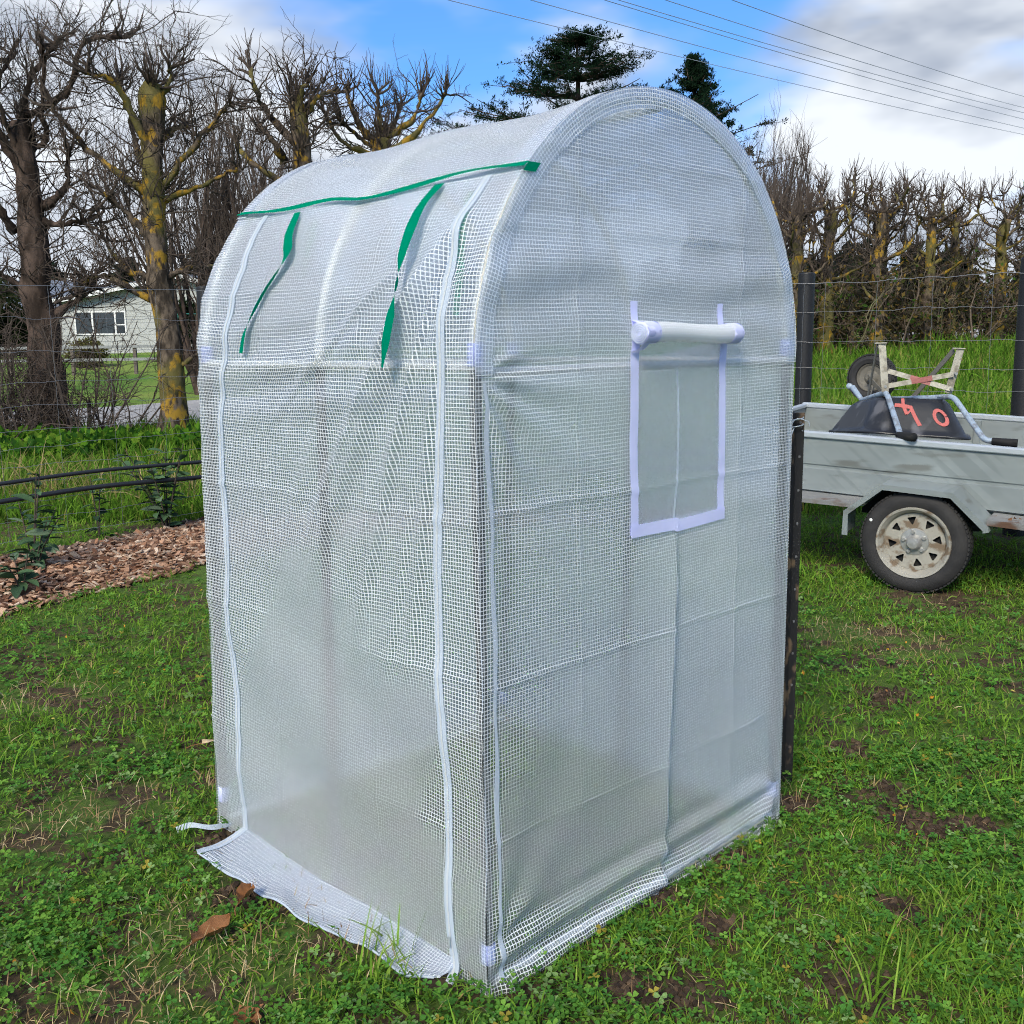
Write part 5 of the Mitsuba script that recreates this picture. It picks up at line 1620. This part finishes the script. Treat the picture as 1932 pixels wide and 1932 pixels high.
# dry straw and scraps
n = 42000
x, y = scatter(r, n, 1.55, 6.0, .56, .9)
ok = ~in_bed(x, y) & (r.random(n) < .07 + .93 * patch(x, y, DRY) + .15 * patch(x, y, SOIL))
x, y = x[ok], y[ok]; m = len(x)
v, f, c = blades(r, x, y, .055 * (.4 + .9 * r.random(m)), .0024 * (.6 + .9 * r.random(m)), 1.05, .7, pick(r, m, [(.36, .27, .14), (.26, .17, .085), (.46, .37, .22), (.17, .10, .05)], (4, 4, 2, 2)), z=zg(x, y) + .004 + .016 * r.random(m))
ms.add(v, f, c)
ms.put('dry_straw', 'm_dry', False)
tag('dry_straw', 'dry straw-coloured grass scraps lying in the lawn', 'straw', kind='stuff')
n = 230
x, y = scatter(r, n, 1.6, 6.0, .56, .8)
ok = ~in_bed(x, y); x, y = x[ok], y[ok]
v, f = leaves(r, np.stack([x, y, zg(x, y) + .016], 1), .017, .6, np.array([0, 0, .0]))
put('leaf_scraps', (v, f), 'm_dry', False, color=var_color(r, len(x), 4, [(.55, .33, .03), (.48, .22, .03), (.30, .14, .05), (.55, .42, .10)]))
tag('leaf_scraps', 'small yellow and orange leaf scraps strewn over the lawn', 'leaf scraps', kind='stuff')
# soil crumbs in the bare patches
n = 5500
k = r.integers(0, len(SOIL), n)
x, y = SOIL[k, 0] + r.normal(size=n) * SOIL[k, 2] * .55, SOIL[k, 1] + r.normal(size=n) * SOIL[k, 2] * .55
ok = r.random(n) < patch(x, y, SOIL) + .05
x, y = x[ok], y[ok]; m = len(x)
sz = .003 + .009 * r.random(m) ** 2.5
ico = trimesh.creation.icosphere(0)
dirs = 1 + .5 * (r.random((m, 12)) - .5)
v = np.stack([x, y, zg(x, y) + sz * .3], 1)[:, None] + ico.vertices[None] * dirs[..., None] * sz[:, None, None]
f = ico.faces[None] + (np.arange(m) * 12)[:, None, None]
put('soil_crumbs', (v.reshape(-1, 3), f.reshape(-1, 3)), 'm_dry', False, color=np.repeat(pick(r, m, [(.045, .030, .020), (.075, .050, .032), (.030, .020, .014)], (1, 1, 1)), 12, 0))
tag('soil_crumbs', 'dark crumbs of bare soil showing through the lawn', 'soil', kind='stuff')

# rough grass and weeds beyond the fence
mb = MB()
n = 76000
y = 8.2 + 24 * r.random(n) ** 1.25
x = (r.random(n) * 2 - 1) * .60 * y
left_far = (x < 0) & (y > road_edge(x) - .4)
ok = ~in_bed(x, y) & ~((y > road_edge(x) - .3) & (y < road_edge(x) + 6.8)) & ~left_far
x, y = x[ok], y[ok]; m = len(x)
cl = meshkit.fbm(np.stack([x * .8, y * .8, x * 0], -1), 3, 37)
L = (.07 + .010 * y) * (.5 + .9 * r.random(m)) * np.where(cl > .55, 1.5, 1.0)
mb.add(*blades(r, x, y, L, .006 + .0011 * y, .4, .8, pick(r, m, [(.10, .21, .022), (.14, .27, .03), (.07, .15, .02), (.20, .26, .05), (.26, .23, .07)], (5, 4, 3, 2, .8))))
mb.put('meadow_grass', 'm_leaf', True)
tag('meadow_grass', 'rough green grass between the fence and the pollarded trees', 'grass', kind='stuff')
mb = MB()
n = 4600
x = -3.4 - 3.9 * r.random(n); y = 12.6 + 2.9 * r.random(n) + .2 * (x + 5)
C = np.stack([x, y, zg(x, y) + .03 + .26 * r.random(n) * (.4 + meshkit.fbm(np.stack([x * 1.3, y * 1.3, x * 0], -1), 3, 5))], 1)
cl = meshkit.fbm(C * [1.1, 1.1, 0], 3, 77) > .46
C = C[cl]; n = len(C)
v, f = leaves(r, C, .105, .75, np.array([0, 0, .3]))
mb.add(v, f, var_color(r, n, 4, [(.060, .165, .018), (.10, .22, .02), (.035, .10, .018), (.15, .26, .03)]))
mb.put('weeds', 'm_leaf', False)
tag('weeds', 'broad leaved green weeds on the bank in front of the left trees', 'weeds', kind='stuff')
mb = MB()
n = 420
x = np.where(r.random(n) < .7, -4.45 + .35 * r.normal(size=n), -3.2 + .35 * r.normal(size=n)); y = 9.5 + .35 * r.normal(size=n)
mb.add(*blades(r, x, y, .52 * (.5 + .8 * r.random(n)), np.full(n, .011), .35, 1.3, pick(r, n, [(.36, .28, .11), (.42, .33, .16), (.20, .22, .05), (.12, .2, .03)], (3, 3, 2, 2)), 5))
mb.put('dry_grass_clump', 'm_leaf', True)
tag('dry_grass_clump', 'tall yellowed grass stems behind the fence at left', 'grass', kind='stuff')

# fallen leaves that can be picked out one by one
def fallen(x, y, L, W, az, curl, label, z=.03, bs='m_brown_leaf', lobes=.12, roll=.0):
    key = numbered('fallen_leaf')
    u, w = np.meshgrid(np.linspace(0, 1, 22), np.linspace(-1, 1, 11))
    half = W * np.sin(np.pi * np.clip(u, .02, .98)) ** .7 * (1 + lobes * np.sin(u * 19)) / 2
    lx = L * (u - .5); ly = half * w
    lz = curl * (w ** 2) * W * .6 + roll * (u - .5) ** 2 * L + .006 * np.sin(u * 9 + w * 2)
    c, s = math.cos(az), math.sin(az)
    P = np.stack([x + lx * c - ly * s, y + lx * s + ly * c, float(zg(x, y)) + z + lz], -1)
    put(f'{key}__blade', gridmesh(P), bs, True)
    tip = P[5, 0]
    put(f'{key}__stalk', tube(spline([tip, tip + [-c * L * .25, -s * L * .25, -.004], tip + [-c * L * .5 + .01, -s * L * .5, -.012]], 10), .0014, 5), 'm_brown_leaf', True)
    tag(key, label, 'leaf')


fallen(-.735, 2.255, .125, .055, 1.05, .5, 'curled brown leaf lying on the grass left of the skirt', .035, roll=.25)
fallen(-.690, 2.395, .075, .040, 1.35, .8, 'smaller curled brown leaf just behind the larger curled one', .05)
fallen(-.575, 1.955, .07, .06, 2.4, .3, 'brown leaf at the bottom edge of the photo', .02, lobes=.3)
mat('m_pale_leaf', (.47, .36, .22), .8)
fallen(-1.055, 3.47, .13, .045, .2, .35, 'pale dry leaf lying against the left foot of the greenhouse', .03, 'm_pale_leaf', .02)
